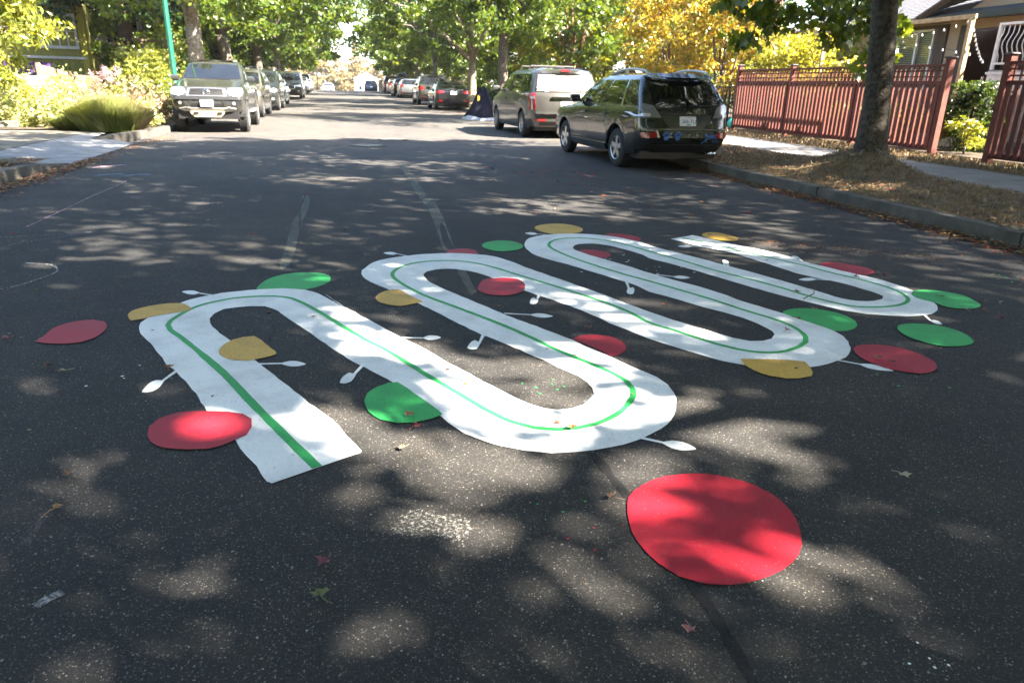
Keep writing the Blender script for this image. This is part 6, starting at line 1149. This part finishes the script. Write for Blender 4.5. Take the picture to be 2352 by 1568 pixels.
MB().add([(-.8, 2.9, Z0+.02), (-.8, -2, Z0+2.12), (3.4, -2, Z0+2.12), (.2, 2.9, Z0+.4)], [(0, 1, 2, 3)]).add([(-.8, -2, Z0+2.12), (-.8, -6.9, Z0), (.2, -6.9, Z0+.4), (3.4, -2, Z0+2.12)], [(0, 1, 2, 3)]).build('gable_slope', SHING, RF)
# white stair railing with bowed balusters
rl = empty('stair_landing', (14.0, 12.6, .24), 0, 'white landing with bowed white balusters at the right edge', 'stair landing', None)
WP = M('white_painted_metal', (.72, .72, .73), rough=.4); MB().box((.6, 0, 1.58), (1.3, 3.1, .06)).build('deck', M('deck_grey', (.3, .3, .3), rough=.8), rl); MB().box((-.04, 0, 1.32), (.04, 3.1, .42)).build('fascia', WP, rl); MB().box((-.06, 0, 1.55), (.08, 3.14, .05)).build('deck_edge', WP, rl)
MB().box((0, 0, 2.55), (.05, 3.1, .05)).build('top_rail', WP, rl); MB().box((0, 0, 1.75), (.03, 3.1, .04)).build('bottom_rail', WP, rl); MB().box((0, 1.52, 2.1), (.06, .06, .95)).build('newel', WP, rl)
for y in (-1.4, 1.4):
    for x in (0.05, 1.1): MB().box((x, y, .62), (.09, .09, 1.3)).build('landing_post', WP, rl)
bp = None
for k in range(24):
    if bp is None: bp = MB().tube([(0, 0, 1.76), (-.01, 0, 1.9), (-.10, 0, 2.08), (-.10, 0, 2.18), (-.01, 0, 2.36), (0, 0, 2.53)], .011, 6).build('baluster', WP, rl, True); o = bp
    else: o = bp.copy(); col.objects.link(o)
    o.location = (0, 1.42-k*.125, 0)
# ---------------------------------------------------------------- left: lamp post, house, fences
GP = M('green_painted_steel', (.004, .085, .052), rough=.4, coat=.4, var=.15, scale=6.)
lp = empty('lamp_post', (-4.85, 24.4, .12), 0, 'tall tapered green steel lamp post behind the pickup', 'lamp post')
m = MB(); m.tube([(0, 0, 0), (0, 0, .5), (-.02, 0, 4.4), (-.04, 0, 9)], [.11, .085, .066, .045], 8); m.build('pole', GP, lp); MB().box((0, 0, .03), (.34, .34, .06), 0, .02).build('base_plate', GP, lp); MB().tube([(-.04, 0, 8.9), (.6, 0, 9.3), (1.8, 0, 9.4)], .03, 7).build('arm', GP, lp); MB().box((2.0, 0, 9.36), (.6, .22, .12), 0, .04).build('lamp_head', M('grey_lamp_head', (.3, .3, .3)), lp)
YW = M('yellow_green_siding', (.19, .19, .045), rough=.8, var=.15, scale=6.); GW = M('grey_white_trim', (.45, .46, .47), rough=.6)
hl = empty('green_house', (-11.6, 37.5, .35), math.radians(12), 'yellow green wooden house with a white gridded window and purple steps wall', 'house')
def lb(nm, c, d, mat, b=0.): return MB().box(c, d, 0, b).build(nm, mat, hl)
lb('wall', (-1.2, 0, 2.4), (3.6, .2, 5.0), YW); lb('wall', (.6, 2.6, 2.4), (.2, 5.4, 5.0), YW)
for k in range(16): lb('board_batten', (-2.9+k*.23, -.115, 1.55), (.03, .03, 1.9), YW)
win = empty('window', (-.35, -.13, 3.05-.35), 0); win.parent = hl
MB().box((0, .05, 0), (1.2, .02, 1.25)).build('pane', GLASS, win)
for c, d in (((0, 0, .66), (1.42, .08, .1)), ((0, 0, -.66), (1.46, .1, .12)), ((-.66, 0, 0), (.09, .08, 1.3)), ((.66, 0, 0), (.09, .08, 1.3)), ((-.33, .0, 0), (.05, .05, 1.25)), ((0, 0, 0), (.06, .05, 1.25)), ((.33, .0, 0), (.05, .05, 1.25)), ((0, .01, .0), (1.25, .04, .03))): MB().box(c, d).build('frame', GW, win)
lb('corner_board', (.56, -.1, 2.6), (.26, .1, 4.6), M('yellow_trim', (.28, .26, .03), rough=.7)); lb('eave', (-.6, -.5, 4.1), (4.2, 1.2, .12), M('grey_eave', (.2, .2, .2))); lb('water_table', (-1.2, -.14, 1.62), (3.6, .06, .1), GW)
lb('purple_wall', (-1.6, -.9, .75), (1.7, .1, 1.3), M('purple_paint', (.05, .015, .10), rough=.6)); lb('purple_wall', (-.3, -.95, .35), (1.0, .1, .7), M('purple_paint', (0, 0, 0)))
MB().tube([(-3.2, -1.4, 1.9), (.6, -1.4, .45)], .022, 6).tube([(-3.2, -1.4, 1.3), (.6, -1.4, -.1)], .02, 6).build('handrail', M('rail_metal', (.12, .12, .14), rough=.4, metal=.6), hl)
h2 = empty('grey_house', (-11.2, 43.5, .35), math.radians(8), 'pale pinkish grey house half hidden behind shrubs right of the yellow green one', 'house'); PK = M('pinkish_grey_siding', (.30, .25, .26), rough=.8)
MB().box((0, 0, 2.6), (3.4, .2, 5)).build('wall', PK, h2); w2 = empty('window', (.3, -.14, 3.2), 0); w2.parent = h2; MB().box((0, .04, 0), (1.5, .02, 1.3)).build('pane', GLASS, w2)
for k in range(6): MB().box((-.75+k*.3, 0, 0), (.04, .05, 1.35)).build('bar', M('pink_frame', (.5, .42, .44)), w2)
def pickets(nm, A_, B_, n, hgt, w_, mat, lab, za, zb_, rails=(.15, .8), grp=None, post=True):
    L_ = math.hypot(B_[0]-A_[0], B_[1]-A_[1]); rz = math.atan2(B_[1]-A_[1], B_[0]-A_[0]); t = empty(nm, (A_[0], A_[1], za), rz, lab, 'fence', grp); s_ = (zb_-za)/L_; pk = None
    for k in range(n):
        if pk is None: pk = MB().box((0, 0, hgt/2), (w_, .02, hgt)).build('picket', mat, t); o = pk
        else: o = pk.copy(); col.objects.link(o)
        x = L_*(k+.5)/n; o.location = (x, 0, s_*x)
    for r in rails: MB().add([(0, y, z+r*hgt) for y in (.012, .045) for z in (0, .06)]+[(L_, y, z+r*hgt+s_*L_) for y in (.012, .045) for z in (0, .06)], [(0, 1, 3, 2), (4, 6, 7, 5), (0, 4, 5, 1), (2, 3, 7, 6), (1, 5, 7, 3), (0, 2, 6, 4)]).build('rail', mat, t)
    if post:
        for x in (0, L_): MB().box((x, .03, s_*x+hgt*.52), (.1, .1, hgt*1.06)).build('post', mat, t)
    return t
TANW = M('weathered_tan_wood', (.22, .16, .10), rough=.85, var=.25); pickets('lattice_fence', (at(78, 27), 27), (at(147, 28.5), 28.5), 13, .95, .075, TANW, 'weathered tan slatted fence sloping down in the left bed', .62, .40, (.1, .62, .93))
pickets('picket_gate', (at(44, 25.5), 25.5), (at(76, 25.8), 25.8), 7, .72, .06, M('white_picket_paint', (.7, .68, .66), rough=.6), 'small white sunlit picket gate at the left', .50, .50, (.1, .9))
pickets('board_fence', (at(150, 29.5), 29.5), (at(400, 31), 31), 34, .95, .135, M('brown_boards', (.085, .06, .045), rough=.9, var=.3), 'low brown board fence behind the bed left of the lamp post', .30, .25, (.15, .97))
MB_ = empty('timber_arbour', (at(352, 33), 33, .3), 0, 'brown timber arbour frame behind the bed left of the lamp post', 'arbour')
AW = M('brown_arbour_timber', (.12, .085, .055), rough=.9)
for x in (-.45, .35): MB().box((x, 0, 1.15), (.13, .13, 2.3)).build('post', AW, MB_)
MB().box((-.05, 0, 2.33), (1.6, .2, .08)).build('top_beam', AW, MB_)
# flat stones on the near left boulevard
ST = M('grey_flagstone', (.16, .165, .15), rough=.95, var=.3, scale=6., bump=.8, bscale=20)
for i, (x, y, a, b, z, rz, lab) in enumerate([(-4.75, 11.35, .62, .34, .12, .2, 'long flat stone at the back beside the driveway'), (-4.72, 10.75, .5, .3, .12, -.1, 'pale flat stone in front of the long one'), (-5.1, 10.95, .4, .3, .13, .6, 'flat stone at the left edge')]):
    bm = bmesh.new(); k = 9; pl = [(a/2*random.uniform(.8, 1.1)*math.cos(2*PI*j/k), b/2*random.uniform(.8, 1.1)*math.sin(2*PI*j/k)) for j in range(k)]
    m = MB(); m.prism(pl, 0, .07); bm.free(); o = m.build('flat_stone', ST); o.location = (x, y, z); o.rotation_euler = (.04, -.05, rz); tag(o, lab, 'stone', 'flat stones beside the driveway')
eg = empty('stone_edging', (-8.7, 19.05, .12), 0, 'low row of grey edging stones along the driveway at the far left', 'stone edging')
for k in range(9): MB().box((-1.6+k*.36, random.uniform(-.03, .03), .07), (.34, .2, .16), random.uniform(-.05, .05), .03).build('stone', ST, eg)
# signs and building at the end of the street
sp_ = empty('street_sign', (6.35, 103, zg(103)), 0, 'green street sign post with a white blade sign at the crest', 'street sign'); MB().tube([(0, 0, 0), (0, 0, 4.2)], .06, 8).build('pole', M('teal_green_pole', (.05, .3, .22)), sp_); MB().box((.75, 0, 3.05), (1.5, .03, .4)).build('sign_blade', PLATEW, sp_)
ns = empty('round_road_sign', (8.0, 103, zg(103)), 0, 'round white road sign with a red upper rim beside the street sign', 'road sign'); MB().tube([(0, 0, 0), (0, 0, 2.9)], .03, 6).build('pole', GW, ns)
k = 24; MB().add([(.55*math.cos(2*PI*i/k), -.04, 3.0+.55*math.sin(2*PI*i/k)) for i in range(k)]+[(.55*math.cos(2*PI*i/k), .0, 3.0+.55*math.sin(2*PI*i/k)) for i in range(k)], [tuple(range(k))]+[(i, (i+1) % k, k+(i+1) % k, k+i) for i in range(k)]).build('disc', PLATEW, ns)
q = [(.55*math.cos(PI*i/12), 3.0+.55*math.sin(PI*i/12)) for i in range(13)]+[(.36*math.cos(PI*i/12), 3.0+.36*math.sin(PI*i/12)) for i in range(12, -1, -1)]
MB().add([(x, -.05, z) for x, z in q], [tuple(range(26))]).build('red_rim', M('sign_red', (.6, .05, .04)), ns); MB().box((0, -.05, 2.9), (.5, .01, .12)).build('bar', M('sign_grey', (.35, .35, .36)), ns)
wb = empty('white_building', (5.2, 166, -2.6), 0, 'pale white building with blue grey doors at the far end of the street', 'building'); WB = M('white_stucco', (.68, .68, .68), rough=.8)
MB().box((0, 3, 2.6), (9, 6, 5.2)).build('wall', WB, wb); MB().add([(-5, -.4, 5.2), (5, -.4, 5.2), (5, 6.4, 5.2), (-5, 6.4, 5.2), (0, -.4, 6.8), (0, 6.4, 6.8)], [(0, 1, 4), (1, 2, 5, 4), (3, 0, 4, 5), (2, 3, 5)]).build('roof', M('pale_roof', (.4, .4, .42)), wb)
for x in (-3.4, -1.2, 1.2): MB().box((x, -.1, 2.2), (.35, .25, 4.3)).build('column', WB, wb)
for x in (-2.3, 0, 2.4): MB().box((x, -.05, 2.1), (1.5, .1, 3.6)).build('door', M('blue_grey_door', (.25, .3, .42), rough=.6), wb); MB().box((x, -.11, 3.0), (1.0, .04, .9)).build('pane', GLASS, wb)
for X, Y, lab, h_ in ((-3.2, 108, 'thin dark pole at the crest left of the white building', 4.0), (7.0, 118, 'white pole at the crest right of the white building', 4.5)):
    t = empty('street_pole', (X, Y, zg(Y)), 0, lab, 'pole'); MB().tube([(0, 0, 0), (0, 0, h_)], .07, 8).build('pole', BLACK if X < 0 else WB, t)
wb.scale = (.55, .55, .85)
# ---------------------------------------------------------------- fallen leaves
CL = dict(tan=(.26, .17, .08), purple=(.16, .05, .07), green=(.12, .14, .05), brown=(.11, .06, .035), pink=(.24, .1, .1), cream=(.34, .31, .22), orange=(.27, .12, .05), red=(.2, .03, .03))
NMC = {}
for i, (x, y, c) in enumerate(LEAVES):
    mt_ = M('fallen_leaf_'+c, CL[c], rough=.7, var=.25, scale=30.); s_ = random.uniform(.03, .048) if y < 8 else random.uniform(.045, .07); rz = random.uniform(0, 6.28)
    T = MAPLE if c not in ('cream', 'green') or y < 2 else KITE; cup = random.uniform(.1, .5); vs = []
    for a, b in T: a, b = a*s_*random.uniform(.85, 1.15), (b-.4)*s_*random.uniform(.85, 1.15); b *= .8; vs.append((a*math.cos(rz)-b*math.sin(rz)+x, a*math.sin(rz)+b*math.cos(rz)+y, .0195+cup*abs(a)*.9+random.uniform(0, .009)))
    n = len(vs); vs.append((x, y, .021)); t = empty('fallen_leaf', (x, y, .009), 0)
    mesh('blade', [(v[0]-x, v[1]-y, v[2]-.016) for v in vs], [(k, (k+1) % n, n) for k in range(n)], mt_, t)
    a = rz-PI/2; MB().tube([(0, 0, .005), (math.cos(a)*s_*.5, math.sin(a)*s_*.5, .006), (math.cos(a+.3)*s_*1.1, math.sin(a+.3)*s_*1.1, .002)], .0012, 4).build('stalk', mt_, t)
    side = 'left' if x < -.6 else ('right' if x > 2 else 'middle'); band = 'foreground' if y < 2.2 else ('painted area' if y < 6.5 else 'far road')
    key = (c, side, band); NMC.setdefault(key, []).append(t)
for (c, side, band), L_ in NMC.items():
    for t in L_: tag(t, f'single {c} fallen leaf on the {side} of the {band}' if len(L_) == 1 else f'{c} fallen leaf, one of a few alike on the {side} of the {band}', 'leaf', f'{c} fallen leaves on the {side} of the {band}')
def litter(name, n, fx, size, lm, lab, seed, tmpl=KITE):
    rng = np.random.default_rng(seed); P = fx(rng, n); return tag(leafmesh(name, P, size, LF[lm], None, tmpl, rng, .0, .45, 'flat'), lab, 'leaf litter', None, 'stuff')
def gutR(r, n): y = r.uniform(2.5, 24, n)**1.0; x = 5.93-np.abs(r.normal(0, .11, n))-.02; return np.stack([x, y, r.uniform(.004, .03, n)+.02*(x > 5.85)], 1)
litter('gutter_leaves', 6000, gutR, .04, 'litter', 'drift of brown and orange leaves in the right gutter', 1)
litter('gutter_leaves', 900, lambda r, n: np.stack([5.9-np.abs(r.normal(0, .35, n)), r.uniform(3, 22, n), np.full(n, .008)], 1), .035, 'redlitter', 'thin scatter of red and brown leaves near the right kerb', 2)
litter('gutter_leaves', 1500, lambda r, n: np.stack([-4.07+np.abs(r.normal(0, .16, n)), r.uniform(8.2, 13.2, n), r.uniform(.005, .035, n)], 1), .05, 'litter', 'drift of pink brown leaves along the left kerb', 3, KITE)
litter('gutter_leaves', 500, lambda r, n: np.stack([-4.1+np.abs(r.normal(0, .2, n)), r.uniform(13, 18.5, n), np.full(n, .012)], 1), .04, 'litter', 'few leaves where the driveway meets the road', 4)
litter('lawn_litter', 15000, lambda r, n: (lambda x, y: np.stack([x, y, np.array([rb(a, b) for a, b in zip(x, y)])+.008+r.uniform(0, .012, n)], 1))(r.uniform(6.12, 8.02, n), 3.5+17*r.uniform(0, 1, n)**1.3), .035, 'litter', 'dry leaf crumbs over the boulevard lawn', 5)
litter('lawn_leaves', 900, lambda r, n: (lambda x, y: np.stack([x, y, np.array([rb(a, b) for a, b in zip(x, y)])+.015+r.uniform(0, .02, n)], 1))(r.uniform(6.0, 8.4, n), 3.5+15*r.uniform(0, 1, n)), .06, 'litter', 'larger curled brown leaves on the boulevard lawn', 15, MAPLE)
litter('fence_litter', 3500, lambda r, n: np.stack([r.uniform(9.78, 11.2, n), r.uniform(6, 22, n), np.full(n, .215)+r.uniform(0, .02, n)], 1), .04, 'litter', 'leaf crumbs on the strip before the red fence', 6)
litter('road_litter', 420, lambda r, n: np.stack([r.normal(4.75, .55, n), r.uniform(4.3, 5.6, n), np.full(n, .018)], 1), .012, 'litter', 'tiny brown crumbs on the right hand end of the white track', 7)
litter('road_litter', 700, lambda r, n: (lambda t: np.stack([3.3+1.6*t+r.normal(0, .12, n), 6.0-1.05*t+r.normal(0, .12, n), np.full(n, .017)], 1))(r.uniform(0, 1, n)), .014, 'litter', 'brown crumbs along the last leg of the white track', 8)
litter('road_leaves', 170, lambda r, n: np.stack([r.normal(3.4, .7, n), 11+r.normal(0, 1.3, n), np.full(n, .008)], 1), .05, 'redlitter', 'red leaves strewn on the road left of the dark suv', 9, MAPLE)
litter('road_leaves', 260, lambda r, n: np.stack([r.uniform(-4, 5.8, n), 2.5+20*r.uniform(0, 1, n), np.full(n, .008)], 1), .028, 'litter', 'sparse small leaves all over the road', 10)
litter('road_leaves', 900, lambda r, n: np.stack([5.9-np.abs(r.normal(0, .7, n)), r.uniform(26, 75, n), np.full(n, .02)], 1), .07, 'litter', 'leaves below the far cars on the right', 11)
litter('bed_litter', 2500, lambda r, n: np.stack([r.uniform(-6.5, -4.3, n), r.uniform(6, 12, n), np.full(n, .15)], 1), .04, 'litter', 'leaves on the soil beside the left kerb', 12, MAPLE)
# short dry grass
rgs = np.random.default_rng(77); n = 26000; gx = rgs.uniform(6.12, 8.03, n); gy = 3.6+16*rgs.uniform(0, 1, n)**1.2; gz = np.array([rb(a, b) for a, b in zip(gx, gy)])
tag(leafmesh('dry_grass', np.stack([gx, gy, gz], 1), .035, LF['straw'], None, LONG, rgs, 0, .5, None, True), 'short dry grass on the boulevard', 'grass', None, 'stuff')
n = 9000; tag(leafmesh('dry_grass', np.stack([rgs.uniform(9.8, 11.2, n), rgs.uniform(6, 21, n), np.full(n, .2)], 1), .06, LF['straw'], None, LONG, rgs, 0, .5, None, True), 'dry grass tufts at the foot of the red fence', 'grass', None, 'stuff')
tw_ = MB().tube([(2.92, 4.02, .012), (3.02, 4.06, .03), (3.08, 4.14, .035), (3.1, 4.25, .015)], [.004, .004, .003, .002], 5).build('twig', BARK); tag(tw_, 'thin curved twig between the second and third legs of the track', 'twig')
# ---------------------------------------------------------------- air
hz_, ht, hb_ = newmat('thin_haze'); ht.nodes.remove(hb_)
pv_ = ht.nodes.new('ShaderNodeVolumePrincipled'); pv_.inputs['Density'].default_value = .0003; pv_.inputs['Color'].default_value = (.95, .96, 1, 1); pv_.inputs['Anisotropy'].default_value = .3
ht.links.new(pv_.outputs[0], ht.nodes['Material Output'].inputs['Volume'])
hb2 = MB().box((0, 970, 5.6), (3060, 2110, 19.4)).build('haze', hz_); hb2['kind'] = 'stuff'; hb2['label'] = 'thin bright air over the street'
